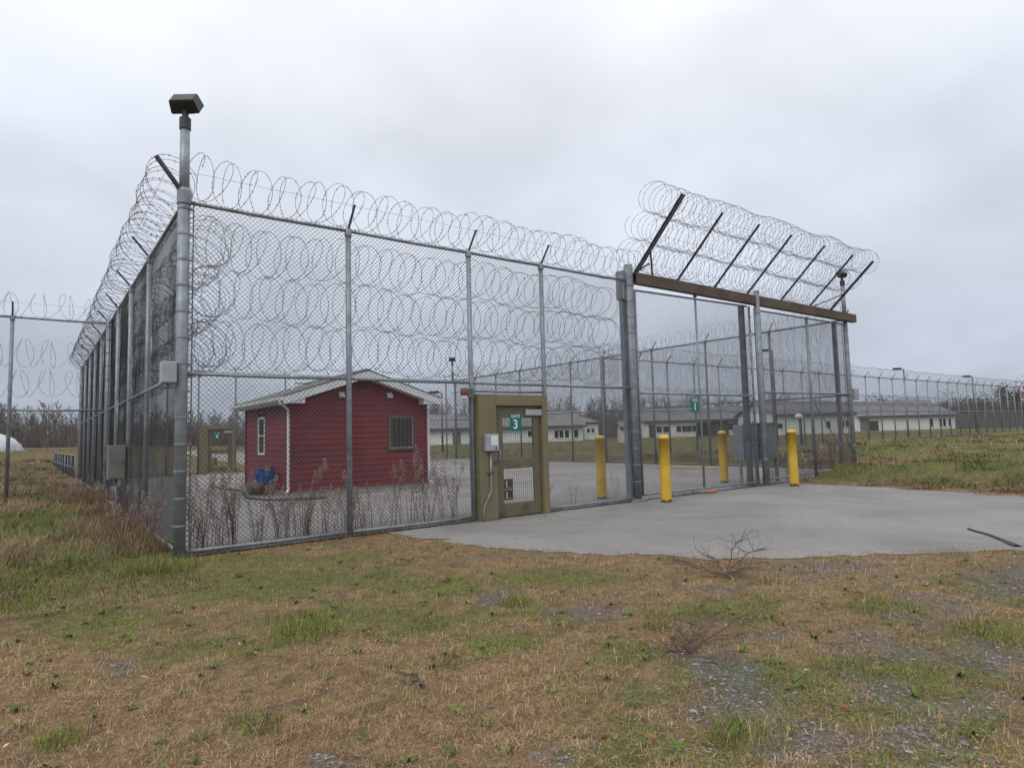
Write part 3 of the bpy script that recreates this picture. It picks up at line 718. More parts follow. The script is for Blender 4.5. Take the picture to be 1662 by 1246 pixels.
MB().cbox((xa, .5, .66), (xb, .8, 1.62), .012).build('case', M['galv'], O2)
MB().cbox((xa + .02, .486, .69), (xm - .008, .499, 1.59), .003).build('door', M['galv'], O2); MB().cbox((xm + .008, .486, .69), (xb - .02, .499, 1.59), .003).build('door', M['galv'], O2)
for x in (xa + .05, xb - .05): MB().cbox((x - .03, .62, -.05), (x + .03, .68, .74), .005).build('leg', M['galv'], O2)

# ---------------------------------------------------------------- pedestrian gates 3 and 4
def text_mesh(body, size, ext, off, m):
    cu = bpy.data.curves.new('lettering', 'FONT'); cu.body = body; cu.size = size; cu.extrude = ext; cu.offset = off; cu.align_x = 'CENTER'; cu.align_y = 'CENTER'; cu.resolution_u = 4
    ob = bpy.data.objects.new('lettering', cu); COL.objects.link(ob); dg = bpy.context.evaluated_depsgraph_get()
    me = bpy.data.meshes.new_from_object(ob.evaluated_get(dg)); bpy.data.objects.remove(ob); me.materials.clear(); me.materials.append(m); return me
def sign(label, num, x, y, z, w, h):
    T = thing('gate_sign', label, 'sign', (x, y, z - h / 2), 'green gate number signs', world_parts=False)
    MB().cbox((-w / 2, -.004, 0), (w / 2, .004, h), .002).build('plate', M['green_sign'], T)
    for body, s, zz, off in (('GATE', h * .25, h * .845, .0012), (num, h * .74, h * .37, .005)):
        o = link('lettering', text_mesh(body, s, .001, off * h / .33, M['letter']), T); o.location = (0, -.006, zz); o.rotation_euler = (R(90), 0, 0)
    return T
def ped_gate(label, x0, y0, zb, group):
    T = thing('pedestrian_gate', label, 'gate', (x0, y0, zb), group, world_parts=False)
    W_, H_ = 1.64, 2.29; e = .11
    # frame: wide left jamb, head, right jamb
    MB().cbox((.02, -e, 0), (.40, e, H_), .008).build('jamb', M['olive'], T)
    MB().cbox((W_ - .15, -e, 0), (W_ - .02, e, H_), .008).build('jamb', M['olive'], T)
    MB().cbox((.402, -e, H_ - .21), (W_ - .152, e, H_ - .002), .008).build('header', M['olive'], T)
    MB().box((.40, -.03, H_ - .24), (W_ - .15, .06, H_ - .211)).build('stop', M['olive_dark'], T)
    MB().box((.405, -.10, 0), (W_ - .155, .10, .03)).build('threshold', M['concrete'], T)
    L = link('door', None, T)
    a, b = .425, W_ - .175; y = -.015; t = .025; zt = H_ - .245
    for nm, lo, hi in (('stile', (a, zb * 0 + .05), (a + .155, zt)), ('stile', (b - .155, .05), (b, zt)), ('door_rail', (a + .156, zt - .19), (b - .156, zt)), ('door_rail', (a + .156, .92), (b - .156, 1.10)), ('door_rail', (a + .156, .05), (b - .156, .29))):
        MB().cbox((lo[0], y - t, lo[1]), (hi[0], y + t, hi[1]), .004).build(nm, M['olive_dark'], L)
    for z0, z1 in ((.29, .92), (1.10, zt - .19)):
        xs = np.arange(a + .175, b - .15, .050); zs = np.arange(z0 + .02, z1, .050); mb = MB()
        mb.segs([(x, y, z0 - .01) for x in xs], [(x, y, z1 + .01) for x in xs], .0034); mb.segs([(a + .15, y + .006, z) for z in zs], [(b - .15, y + .006, z) for z in zs], .0034)
        mb.build('wire_grille', M['wire'], L)
    MB().cbox((b - .36, y - t - .05, zt - .15), (b + .04, y - t - .003, zt - .035), .01).build('door_closer', M['metal_box'], L)
    mb = MB(); mb.tube([(a + .05, y - t - .0, 1.06), (a + .05, y - t - .06, 1.09), (a + .05, y - t - .06, 1.25), (a + .05, y - t, 1.28)], .011, 8); mb.build('pull_handle', M['metal_box'], L, smooth=True)
    MB().cbox((a - .09, -e - .012, 1.0), (a - .045, -e + .001, 1.09), .003).build('lock_cylinder', M['arm'], L)
    mb = MB()
    for zz in (.34, .54):
        for lo, hi in (((.62, zz), (.66, zz + .19)), ((.78, zz), (.82, zz + .19)), ((.66, zz), (.78, zz + .035)), ((.66, zz + .15), (.78, zz + .19))): mb.box((lo[0], y + .012, lo[1]), (hi[0], y + .03, hi[1]))
    mb.build('lock_guard', M['olive_dark'], L)
    for zz in (.34, .54): MB().box((.70, y + .016, zz + .04), (.779, y + .026, zz + .148)).build('lock_plate', M['brown_panel'], L)
    MB().box((.03, -e - .002, .0), (.40, -e + .004, .05)).build('rust_strip', M['grime'], T)
    return T
ped_gate('olive steel pedestrian gate with wire grilles in the front fence', 4.745, -.03, -.02, 'olive pedestrian gates')
g4 = ped_gate('olive steel pedestrian gate in the back fence seen past the shed', 4.64, 23.5, .05, 'olive pedestrian gates')
sign('green GATE 3 sign on the olive pedestrian gate', '3', 5.625, -.075, 1.75, .25, .33)
sign('green GATE 1 sign on the tall vehicle gate', '1', 11.07, -.04, 2.11, .3, .3 * 1.1)
sign('green GATE 4 sign on the distant olive gate', '4', 4.64 + .80, 23.44, 1.82, .30, .34)
# intercom on the left jamb with conduit
IC = thing('intercom_box', 'pale grey intercom box with conduit on the olive gate jamb', 'intercom', (4.98, -.15, .0))
MB().cbox((4.85, -.235, 1.24), (5.13, -.142, 1.54), .015).build('case', M['metal_box'], IC)
MB().cbox((4.95, -.241, 1.34), (5.10, -.232, 1.51), .004).build('cover_plate', M['white'], IC)
mb = MB(); mb.lathe([(.016, -.012), (.016, .012), (.001, .013)], (0, 0, 0), 10); o = mb.build('button', M['arm'], IC)
for v in o.data.vertices: v.co = Vector((5.06 + v.co.x, -.24 - v.co.z, 1.29 + v.co.y))
mb = MB(); mb.tube([(4.98, -.165, 1.25), (4.98, -.165, .64), (4.97, -.165, .52), (4.83, -.165, .28), (4.80, -.165, .18), (4.80, -.165, .0)], .017, 8); mb.build('conduit', M['galv'], IC, smooth=True)
MB().cbox((4.92, -.19, .84), (5.04, -.143, .875), .004).build('strap', M['grime'], IC)
# alarm light on post C
AL = thing('alarm_light', 'rusty red and white alarm light on the post left of gate three', 'light', (4.55, -.06, 2.2))
MB().cbox((4.57, -.1, 2.20), (4.70, -.055, 2.36), .006).build('bracket', M['galv_dark'], AL)
mb = MB(); mb.lathe([(.001, .12), (.05, .12), (.065, .09), (.07, .0), (.06, -.02)], (4.50, -.08, 2.25), 14); mb.build('housing', M['red_lens'], AL, smooth=True)
mb = MB(); mb.lathe([(.062, -.02), (.06, -.06), (.04, -.09), (.001, -.10)], (4.50, -.08, 2.25), 14); mb.build('dome', M['white'], AL, smooth=True)
mb = MB(); mb.tube([(4.62, -.05, 2.2), (4.62, -.05, 1.0), (4.63, -.05, .05)], .012, 6); mb.build('conduit', M['galv_dark'], AL)

# ---------------------------------------------------------------- bollards
def bollard(label, x, y, h, lean=0):
    T = thing('bollard', label, 'bollard', (x, y, float(hz(x, y)) + .02), 'yellow bollards at the vehicle gate', world_parts=False)
    r = .112
    MB().lathe([(r, -.15), (r, .0), (r + .001, h * .5), (r, h - .02), (r + .006, h - .02), (r + .006, h + .012), (r * .96, h + .035), (r * .75, h + .058), (r * .4, h + .07), (.001, h + .074)], k=24).build('pipe', M['yellow'], T, smooth=True)
    mb = MB(); th = np.linspace(0, 2 * np.pi, 33)
    V = []; 
    for k, t in enumerate(th[:-1]): 
        hh = .02 + .09 * max(0, vnoise(k * .7, x, 1.0, 3) - .35); V += [((r + .0025) * math.cos(t), (r + .0025) * math.sin(t), -.01), ((r + .0025) * math.cos(t), (r + .0025) * math.sin(t), hh)]
    n = len(V); mb.add(V, [((2 * k) % n, (2 * k + 2) % n, (2 * k + 3) % n, (2 * k + 1) % n) for k in range(32)]); mb.build('rust_stain', M['grime'], T)
    T.rotation_euler = (R(lean), R(-lean * .7), 0); return T
bollard('yellow bollard standing on the driveway before the thick gate post', 9.2, -.6, 1.34, .4)
bollard('yellow bollard at the driveway edge before the operator cabinet', 14.1, -.72, 1.37, -.5)
bollard('yellow bollard behind the fence mesh inside the thick gate post', 8.80, .92, 1.36, .2)
bollard('yellow bollard behind the gate mesh inside the gate leaf', 13.9, 1.22, 1.38, -.2)

# ---------------------------------------------------------------- red shed
SX0, SX1, SY0, SY1, SZ0, SZ1 = 4.02, 8.16, 7.89, 12.5, .12, 2.73
SXM = (SX0 + SX1) / 2; RISE = .675
S = thing('red_shed', 'red vinyl sided shed with white trim and gable roof', 'shed', (SXM, (SY0 + SY1) / 2, .02))
def roof_z(x): return SZ1 + RISE * (1 - abs(x - SXM) / ((SX1 - SX0) / 2))
bm = bmesh.new()
prof = [(SX0 + .02, SZ0), (SX1 - .02, SZ0), (SX1 - .02, SZ1), (SXM, SZ1 + RISE), (SX0 + .02, SZ1)]
f1 = [bm.verts.new((x, SY0 + .02, z)) for x, z in prof]; f2 = [bm.verts.new((x, SY1 - .02, z)) for x, z in prof]
bm.faces.new(f1); bm.faces.new(list(reversed(f2)))
for i in range(5): bm.faces.new((f1[i], f2[i], f2[(i + 1) % 5], f1[(i + 1) % 5]))
bmesh.ops.recalc_face_normals(bm, faces=bm.faces[:]); MB().frombm(bm).build('wall_core', M['brown_panel'], S)
LAP = .158; nl = int(round((SZ1 - SZ0) / LAP))
def lap(ax, a, b, w, sgn, z, h):
    """one course of siding from a to b on the wall at w"""
    mb = MB()
    for zz, hh in ((0, 1.0),):
        z0, z1 = z + h * zz, z + h * (zz + hh); o0, o1 = w + sgn * .022, w + sgn * .002
        P = [(a, o0, z0), (b, o0, z0), (b, o1, z1), (a, o1, z1), (a, w, z0), (b, w, z0), (b, w - sgn * .002, z1), (a, w - sgn * .002, z1)]
        if ax == 'y': P = [(p[1], p[0], p[2]) for p in P]
        mb.add(P, [(0, 1, 2, 3), (0, 4, 5, 1), (3, 2, 6, 7), (1, 5, 6, 2), (0, 3, 7, 4)])
    return mb.build('siding_board', M['red'], S)
WIN_F = (6.86, 7.76, 1.14, 2.20); WIN_L = (10.35, 11.05, 1.10, 2.25)
def span(a, b, cut, z):
    if cut and cut[2] - .02 < z + LAP / 2 < cut[3] + .02: return [(a, cut[0]), (cut[1], b)]
    return [(a, b)]
z = SZ0
while z < SZ1 + RISE - .06:
    half = (SX1 - SX0) / 2 if z + LAP <= SZ1 else (SX1 - SX0) / 2 * max(0, 1 - (z + LAP - SZ1) / RISE)
    if half > .1:
        for a, b in span(SXM - half, SXM + half, WIN_F, z): lap('x', a, b, SY0, -1, z, LAP)
        lap('x', SXM - half, SXM + half, SY1, 1, z, LAP)
    if z + LAP <= SZ1 + .05:
        for a, b in span(SY0, SY1, WIN_L, z): lap('y', a, b, SX0, -1, z, LAP)
        lap('y', SY0, SY1, SX1, 1, z, LAP)
    z += LAP
for x, y in ((SX0, SY0), (SX1, SY0), (SX0, SY1), (SX1, SY1)): MB().cbox((x - .042, y - .042, SZ0), (x + .042, y + .042, SZ1 - .02), .004).build('corner_trim', M['red'], S)
MB().cbox((SX0 - .05, SY0 - .05, -.05), (SX1 + .05, SY1 + .05, SZ0 - .003), .01).build('foundation', M['concrete'], S)
MB().cbox((SX0 - .5, SY0 - .75, -.06), (SX1 + .3, SY0 - .055, .05), .01).build('concrete_apron', M['concrete'], S)
OV, OG = .33, .36; slope = RISE / ((SX1 - SX0) / 2)
for sg in (-1, 1):
    xe = SXM + sg * ((SX1 - SX0) / 2 + OV); ze = SZ1 - OV * slope + .06; zr = SZ1 + RISE + .06
    def slab(y0, y1, t0, t1, nm, m, inset=0, top=0.0):
        n = np.array([sg * slope, 1]) / math.hypot(slope, 1)
        A = np.array([SXM - sg * top, zr + top * slope * 0]); Bp = np.array([xe, ze])
        V = []
        for yy in (y0, y1):
            for P, t in ((A, t0), (Bp, t0), (Bp, t1), (A, t1)): V.append((P[0], yy, P[1] + t))
        MB().add(V, [(0, 1, 2, 3), (7, 6, 5, 4), (0, 4, 5, 1), (1, 5, 6, 2), (2, 6, 7, 3), (3, 7, 4, 0)]).build(nm, M[m], S)
    slab(SY0 - OG - .03, SY1 + OG + .03, .012, .045, 'shingle_slope', 'shingle')
    slab(SY0 - OG, SY1 + OG, -.02, .011, 'roof_deck', 'white')
    slab(SY0 - OG - .022, SY0 - OG - .002, -.20, .011, 'barge_board', 'white')
    slab(SY1 + OG + .002, SY1 + OG + .022, -.20, .011, 'barge_board', 'white')
    slab(SY0 - OG, SY0 - .025, -.19, -.175, 'soffit', 'white')
    # boxed eave and gutter
    xo, xi = xe, SXM + sg * (SX1 - SX0) / 2
    bm = bmesh.new(); pf = [(xo - sg * .004, ze - .165), (xi + sg * -.25, ze - .165), (xi - sg * .25, ze + (OV + .25) * slope - .19), (xo - sg * .004, ze - .03)]
    va = [bm.verts.new((a, SY0 - OG + .004, b)) for a, b in pf]; vb = [bm.verts.new((a, SY0 - .034, b)) for a, b in pf]; bm.faces.new(va); bm.faces.new(vb[::-1])
    for i in range(4): bm.faces.new((va[i], vb[i], vb[(i + 1) % 4], va[(i + 1) % 4]))
    bmesh.ops.recalc_face_normals(bm, faces=bm.faces[:]); MB().frombm(bm).build('eave_return', M['white'], S)
    MB().box((min(xo, xi + sg * .005), SY0 - .03, ze - .16), (max(xo, xi + sg * .005), SY1 + OG, ze - .146)).build('soffit', M['white'], S)
    MB().box((min(xo, xo - sg * .02), SY0 - OG, ze - .15), (max(xo, xo - sg * .02), SY1 + OG, ze - .02)).build('fascia', M['white'], S)
    mb = MB(); P = [(0, 0), (0, -.10), (.05, -.115), (.10, -.08), (.115, -.0), (.10, 0.0), (.085, -.07), (.045, -.095), (.012, -.085), (.012, 0)]
    V = []; ya, yb = SY0 - OG, SY1 + OG
    for yy in (ya, yb):
        for px_, pz_ in P: V.append((xo + sg * (px_ + .003), yy, ze - .0 + pz_))
    k = len(P); mb.add(V, [(i, (i + 1) % k, k + (i + 1) % k, k + i) for i in range(k)])
    for yy in (ya, yb - .004): mb.box((min(xo + sg * .005, xo + sg * .11), yy, ze - .10), (max(xo + sg * .005, xo + sg * .11), yy + .004, ze - .005))
    mb.build('gutter', M['white'], S)
    xg = xo + sg * .06; yc = SY0 - OG + .1
    mb = MB(); mb.tube([(xg, yc, ze - .09), (xg, yc, ze - .17), (xi + sg * .07, SY0 + .06 if sg < 0 else SY0 - .03, ze - .33), (xi + sg * .07, SY0 + .06 if sg < 0 else SY0 - .03, .32), (xi + sg * .07, SY0 + .05 if sg < 0 else SY0 - .03, .16), (xi + sg * .17, SY0 - .04, .10)], .042, 8)
    mb.build('downspout', M['white'], S)
MB().cbox((SXM - .08, SY0 - OG - .03, zr + .01), (SXM + .08, SY1 + OG + .03, zr + .06), .02).build('ridge_cap', M['shingle'], S)
def window(T, ax, w, sgn, cut, frame_m, glass_m, fr, bars=(), curtain=True):
    a, b, z0, z1 = cut; W = link('window', None, T)
    if T.get('_w'): W.location = (-T['_w'][0], -T['_w'][1], -T['_w'][2])
    def bx(nm, u0, u1, v0, v1, d0, d1, m):
        lo, hi = sorted((w + sgn * d0, w + sgn * d1)); mb = MB()
        if ax == 'x': mb.box((u0, lo, v0), (u1, hi, v1))
        else: mb.box((lo, u0, v0), (hi, u1, v1))
        mb.build(nm, M[m], W)
    bx('pane', a + fr, b - fr, z0 + fr, z1 - fr, .004, .010, glass_m)
    for u0, u1, v0, v1 in ((a, a + fr, z0, z1), (b - fr, b, z0, z1), (a + fr, b - fr, z0, z0 + fr), (a + fr, b - fr, z1 - fr, z1)): bx('frame', u0, u1, v0, v1, .002, .035, frame_m)
    for u0, u1, v0, v1 in bars: bx('glazing_bar', u0, u1, v0, v1, .01, .024, 'white' if frame_m == 'white' else 'brown_frame')
    return W, bx
W1, bx = window(S, 'x', SY0, -1, WIN_F, 'brown_frame', 'glass_dark', .07)
a, b, z0, z1 = WIN_F
for u0, u1, v0, v1 in ((a + .07, a + .085, z0 + .07, z1 - .07), (b - .085, b - .07, z0 + .07, z1 - .07), (a + .085, b - .085, z0 + .07, z0 + .09), (a + .085, b - .085, z1 - .085, z1 - .07)): bx('sash_trim', u0, u1, v0, v1, .012, .03, 'metal_box')
for k in range(5): bx('blind_strip', a + .10 + k * .145, a + .10 + k * .145 + .10, z0 + .1, z1 - .1, .0105, .014, 'blind')
for k in range(12): bx('security_bar', a + .10 + k * .06, a + .104 + k * .06, z0 + .09, z1 - .09, .030, .034, 'brown_frame')
window(S, 'y', SX0, -1, WIN_L, 'white', 'glass_dark', .06, bars=((10.41, 10.99, 1.66, 1.69),))
for x in (5.42, 6.92):
    L_ = link('wall_light', None, S); L_.location = (-S['_w'][0], -S['_w'][1], -S['_w'][2])
    zz = 2.78
    MB().cbox((x - .08, SY0 - .06, zz - .07), (x + .08, SY0 - .018, zz + .08), .006).build('back_plate', M['white'], L_)
    bm = bmesh.new(); V = [(x - .07, SY0 - .061, zz + .07), (x + .07, SY0 - .061, zz + .07), (x + .07, SY0 - .061, zz - .06), (x - .07, SY0 - .061, zz - .06), (x + .08, SY0 - .15, zz - .06), (x - .08, SY0 - .15, zz - .06)]
    vs = [bm.verts.new(v) for v in V]
    for f in ((0, 1, 2, 3), (0, 5, 4, 1), (3, 2, 4, 5)): bm.faces.new([vs[i] for i in f])
    bm.faces.new([vs[i] for i in (1, 4, 2)]); bm.faces.new([vs[i] for i in (0, 3, 5)]); MB().frombm(bm).build('hood', M['white'], L_)
MB().cbox((SXM - .11, SY0 - .05, SZ1 + RISE - .42), (SXM + .11, SY0 - .02, SZ1 + RISE - .30), .006).build('gable_vent', M['blind'], S)
mb = MB(); mb.cyl((4.85, 10.4, 2.7), (4.85, 10.4, 3.52), .05, 12); mb.lathe([(.09, -.0), (.09, .05), (.001, .07)], (4.85, 10.4, 3.5), 12); mb.build('vent_pipe', M['white'], S, smooth=True)
mb = MB(); mb.cyl((4.9, 10.4, 3.30), (6.0, 10.4, 3.30), .018, 6); mb.build('cable_mast', M['galv_dark'], S)
mb = MB(); mb.cbox((SX0 - .07, 9.55, .62), (SX0 - .018, 9.68, .76), .006); mb.build('outlet_box', M['brown_panel'], S)

# blue tub tipped against the shed, brown sack below
BT = thing('blue_tub', 'blue plastic tub tipped up against the side of the red shed', 'tub', (3.72, 9.6, .05), world_parts=False)
bm = bmesh.new(); bmesh.ops.create_cube(bm, size=1)
for v in bm.verts:
    k = 1.0 if v.co.z > 0 else .72; v.co = Vector((v.co.x * .5 * k, v.co.y * .75 * k, v.co.z * .38))
top = [f for f in bm.faces if f.normal.z > .9]
r_ = bmesh.ops.inset_region(bm, faces=top, thickness=.03, depth=0); 
ext = bmesh.ops.extrude_face_region(bm, geom=top); vs_ = [e for e in ext['geom'] if isinstance(e, bmesh.types.BMVert)]
for v in vs_: v.co = Vector((v.co.x * .78, v.co.y * .78, -.15))
bmesh.ops.delete(bm, geom=top, context='FACES')
bm.transform(Matrix.Translation((.12, 0, .42)) @ Matrix.Rotation(R(-78), 4, 'Y') @ Matrix.Scale(.95, 4)); MB().frombm(bm).build('shell', M['blue'], BT)
mb = MB(); mb.cbox((-.12, -.36, -.02), (-.07, -.31, .62), .006); mb.cbox((-.12, .30, -.02), (-.07, .35, .5), .006); mb.build('leg', M['blue'], BT)
SK = thing('brown_sack', 'crumpled brown sack lying below the blue tub', 'sack', (3.5, 9.35, .05), world_parts=False)
bm = bmesh.new(); bmesh.ops.create_icosphere(bm, subdivisions=3, radius=1)
for v in bm.verts:
    n = .75 + .6 * float(fbm(v.co.x * 1.3 + v.co.z, v.co.y * 1.3 - v.co.z, 2.2, 8)); v.co = Vector((v.co.x * .22 * n, v.co.y * .34 * n, max(-.15, v.co.z * .22 * n) + .14))
MB().frombm(bm).build('bag', M['brown_frame'], SK, smooth=True)

# cables and hoses on the pavement
def hose(name, label, pts, r, m, cat):
    P = np.array([(x, y, 0) for x, y in pts], float); t = np.linspace(0, 1, len(P)); tt = np.linspace(0, 1, 40)
    from numpy import interp
    X = interp(tt, t, P[:, 0]); Y = interp(tt, t, P[:, 1])
    for _ in range(6): X[1:-1] = (X[:-2] + X[1:-1] * 2 + X[2:]) / 4; Y[1:-1] = (Y[:-2] + Y[1:-1] * 2 + Y[2:]) / 4
    Z = np.array([float(hz(a, b)) for a, b in zip(X, Y)]) + .026 + r
    mb = MB(); mb.tube(np.stack([X, Y, Z], -1), r, 8); return tag_mesh(mb.build(name, M[m], smooth=True), label, cat)
hose('black_cable', 'dark cable lying on the yard pavement beside the shed', [(3.2, 13.9), (3.45, 10.4), (2.9, 8.2), (3.2, 6.8), (4.4, 6.3)], .022, 'black', 'cable')
p = [gnd(q)[:2] for q in ((1571, 859), (1585, 864), (1605, 869), (1630, 879), (1652, 888))]
X = np.array(p)
mb = MB(); n = 24; tt = np.linspace(0, 1, n); cx = np.interp(tt, np.linspace(0, 1, 5), X[:, 0]); cy = np.interp(tt, np.linspace(0, 1, 5), X[:, 1])
wd = .016 + .024 * vnoise(tt * 6, 0 * tt, 1, 3) + .012 * (tt > .8); wd[0] = .006
dn = np.stack([np.gradient(cx), np.gradient(cy)], -1); dn /= np.linalg.norm(dn, axis=1, keepdims=True); nn_ = np.stack([-dn[:, 1], dn[:, 0]], -1)
prof = [(-1, 0), (-.8, .012), (0, .022), (.8, .012), (1, 0)]; V = []
for i in range(n):
    for u, h in prof: V.append((cx[i] + nn_[i, 0] * u * wd[i], cy[i] + nn_[i, 1] * u * wd[i], .009 + h))
mb.add(V, [(i * 5 + j, (i + 1) * 5 + j, (i + 1) * 5 + j + 1, i * 5 + j + 1) for i in range(n - 1) for j in range(4)])
tag_mesh(mb.build('rubber_strip', M['black'], smooth=True), 'torn black rubber strip lying across the driveway edge', 'rubber strip')
bm = bmesh.new(); bmesh.ops.create_icosphere(bm, subdivisions=2, radius=1)
for v in bm.verts: n = .8 + .4 * random.random(); v.co = Vector((11.45 + v.co.x * .22 * n, -.12 + v.co.y * .10 * n, .035 + max(v.co.z, -.2) * .055 * n))
tag_mesh(MB().frombm(bm).build('clay_lump', M['orange']), 'flat orange clay lump at the foot of the vehicle gate', 'clay lump')

# ---------------------------------------------------------------- far buildings
YAW = math.atan2(CR[1], CR[0])
def far_building(name, label, pxl, pxr, D0, D1, h, zb, depth, roof_h, windows=(), doors=(), wallm='wall_white', roofm='roof_far', over=.5, gable_end=True, cat='building'):
    """front wall from pixel column pxl at depth D0 to pxr at depth D1 (metres); roof ridge parallel to the wall"""
    A = atdepth((pxl, 700), D0)[:2]; B = atdepth((pxr, 700), D1)[:2]
    u = (B - A); L = np.linalg.norm(u); u /= L; v = np.array([-u[1], u[0]])
    if v @ CF[:2] < 0: v = -v
    T = thing(name, label, cat, (A[0], A[1], zb))
    W = lambda s, t, z: (A[0] + u[0] * s + v[0] * t, A[1] + u[1] * s + v[1] * t, z)
    flip = (u[0] * v[1] - u[1] * v[0]) < 0
    def box(nm, s0, s1, t0, t1, z0, z1, m, P=T):
        V = [W(s, t, z) for z in (z0, z1) for s, t in ((s0, t0), (s1, t0), (s1, t1), (s0, t1))]
        return MB().add(V, [(0, 3, 2, 1), (4, 5, 6, 7), (0, 1, 5, 4), (1, 2, 6, 5), (2, 3, 7, 6), (3, 0, 4, 7)]).build(nm, M[m], P)
    bm = bmesh.new(); pr = [(0, zb - .6), (depth, zb - .6), (depth, zb + h), (depth / 2, zb + h + roof_h), (0, zb + h)]
    a = [bm.verts.new(W(0, t, z)) for t, z in pr]; b = [bm.verts.new(W(L, t, z)) for t, z in pr]
    bm.faces.new(a); bm.faces.new(list(reversed(b)))
    for i in range(5): bm.faces.new((a[i], b[i], b[(i + 1) % 5], a[(i + 1) % 5]))
    bmesh.ops.recalc_face_normals(bm, faces=bm.faces[:]); MB().frombm(bm).build('wall', M[wallm], T)
    sl = roof_h / (depth / 2)
    for sg in (0, 1):
        te, tr = (-over, depth / 2) if sg == 0 else (depth + over, depth / 2)
        ze, zr = zb + h - over * sl + .03, zb + h + roof_h + .03
        V = [W(s, t, z + dz) for dz in (0, .18) for s, t, z in ((-over, te, ze), (L + over, te, ze), (L + over, tr, zr), (-over, tr, zr))]
        MB().add(V, [(0, 3, 2, 1), (4, 5, 6, 7), (0, 1, 5, 4), (1, 2, 6, 5), (2, 3, 7, 6), (3, 0, 4, 7)]).build('roof', M[roofm], T)
    box('fascia', -over, L + over, -over - .04, -over - .005, zb + h - over * sl - .1, zb + h - over * sl + .2, 'fascia_far')
    kpx = lambda px: np.clip(np.linalg.solve(np.array([u, -ray((px, 700))[:2]]).T, CAM[:2] - A)[0], .1, L - .1)
    for px, z0, z1, w in windows:
        s = kpx(px); Wn = link('window', None, T); Wn.location = tuple(-c for c in T['_w'])
        box('pane', s - w / 2, s + w / 2, -.03, .05, zb + z0, zb + z1, 'glass_dark', Wn); box('sill', s - w / 2 - .08, s + w / 2 + .08, -.09, .02, zb + z0 - .1, zb + z0 - .003, 'wall_white', Wn)
        box('frame', s - w / 2 - .06, s + w / 2 + .06, -.028, .02, zb + z1 + .003, zb + z1 + .07, 'wall_white', Wn)
    for px, w, zt, m in doors:
        s = kpx(px); box('door', s - w / 2, s + w / 2, -.05, .04, zb, zb + zt, m)
    return T, box, kpx, L
fb = 'pale low buildings of the compound'
far_building('compound_building', 'long pale low building with grey roof right behind the red shed', 560, 946, 84, 88, 2.55, -.05, 12, 2.0,
             windows=[(903, .9, 1.9, .55), (911, .9, 1.9, .55), (920, .9, 1.9, .55), (935, .9, 1.9, .55), (860, 1.2, 1.9, .5)], doors=[(741, 1.1, 2.1, 'olive')])
far_building('compound_building', 'short pale building end with two small windows beside the rust coloured tree', 949, 971, 93, 95, 2.6, .25, 8, 1.0, windows=[(955, 1.2, 1.8, .6), (962.5, 1.2, 1.8, .6)], over=.2)
far_building('compound_building', 'pale building with small dark windows seen beside gate four', 266, 470, 140, 150, 3.0, .35, 14, 1.4,
             windows=[(307, 1.0, 1.9, .75), (320, 1.0, 1.9, .75), (338, 1.0, 1.9, .75), (356, .9, 2.1, .4), (392, 1.0, 1.9, .4)], doors=[(366, .9, 2.3, 'brown_frame')])
far_building('compound_building', 'long pale building with a row of windows behind the GATE 1 sign', 1046, 1232, 97, 97, 2.55, .38, 12, 1.9,
             windows=[(1070, .8, 1.7, .85), (1081, .8, 1.7, .85), (1102, .8, 1.7, .75), (1111, .8, 1.7, .7), (1119, .8, 1.7, .75), (1127, .8, 1.7, .6), (1187, .9, 1.9, 1.0), (1197, .9, 1.9, .8)],
             doors=[(1058, .9, 2.0, 'brown_frame'), (1140, 1.6, 2.1, 'glass_dark'), (1150, .9, 2.1, 'glass_dark'), (1169, 2.6, 2.3, 'brown_panel')])
far_building('compound_building', 'pale building wing behind the yellow bollard at the driveway edge', 1262, 1384, 86, 88, 2.95, .3, 10, 1.75,
             windows=[(1266, 1.0, 1.7, .9), (1345, .95, 1.85, .65), (1368, .95, 1.85, .6), (1376, 1.0, 1.9, .5)])
far_building('compound_building', 'pale building with painted shade at its left end and tall windows behind the long perimeter fence', 1395, 1552, 108, 112, 2.75, .25, 13, 2.6,
             windows=[(1513, .7, 2.0, .55), (1528, .7, 2.0, .5), (1534, .7, 2.0, .5), (1543, .7, 2.0, .5)], doors=[(1405, 2.0, 2.3, 'wall_shade'), (1419, 1.8, 1.9, 'brown_panel')])  # leftmost grey panel is wall shading put in as colour, no real door
T5, *_ = far_building('compound_building', 'far grey roofed building at the end of the long perimeter fence', 1560, 1720, 135, 140, 2.6, .3, 14, 2.2)
far_building('storage_shed', 'small cream storage shed left of the building with window row', 1008, 1028, 71, 71, 1.85, .02, 2.4, .55, wallm='wall_cream', over=.15, cat='shed')
# roof monitors on the building behind the shed
for k, (pxa, pxb) in enumerate(((693, 712), (712, 726), (748, 756))):
    a = atdepth((pxa, 668), 92); b = atdepth((pxb, 668), 92); T = thing('roof_unit', 'pale ventilation unit on the roof of the long building behind the shed', 'ventilation unit', (a[0], a[1], 3.9), 'roof ventilation units')
    rot = Matrix.Translation(((a[0] + b[0]) / 2, (a[1] + b[1]) / 2, 4.3)) @ Matrix.Rotation(YAW, 4, 'Z'); w = np.linalg.norm(b - a) / 2
    mb = MB(); mb.box((-w, -.6, -.9), (w, .6, .3), rot); mb.build('case', M['wall_white'], T)
    mb = MB(); mb.box((-w - .1, -.7, .303), (w + .1, .7, .42), rot); mb.build('cap', M['roof_far'], T)
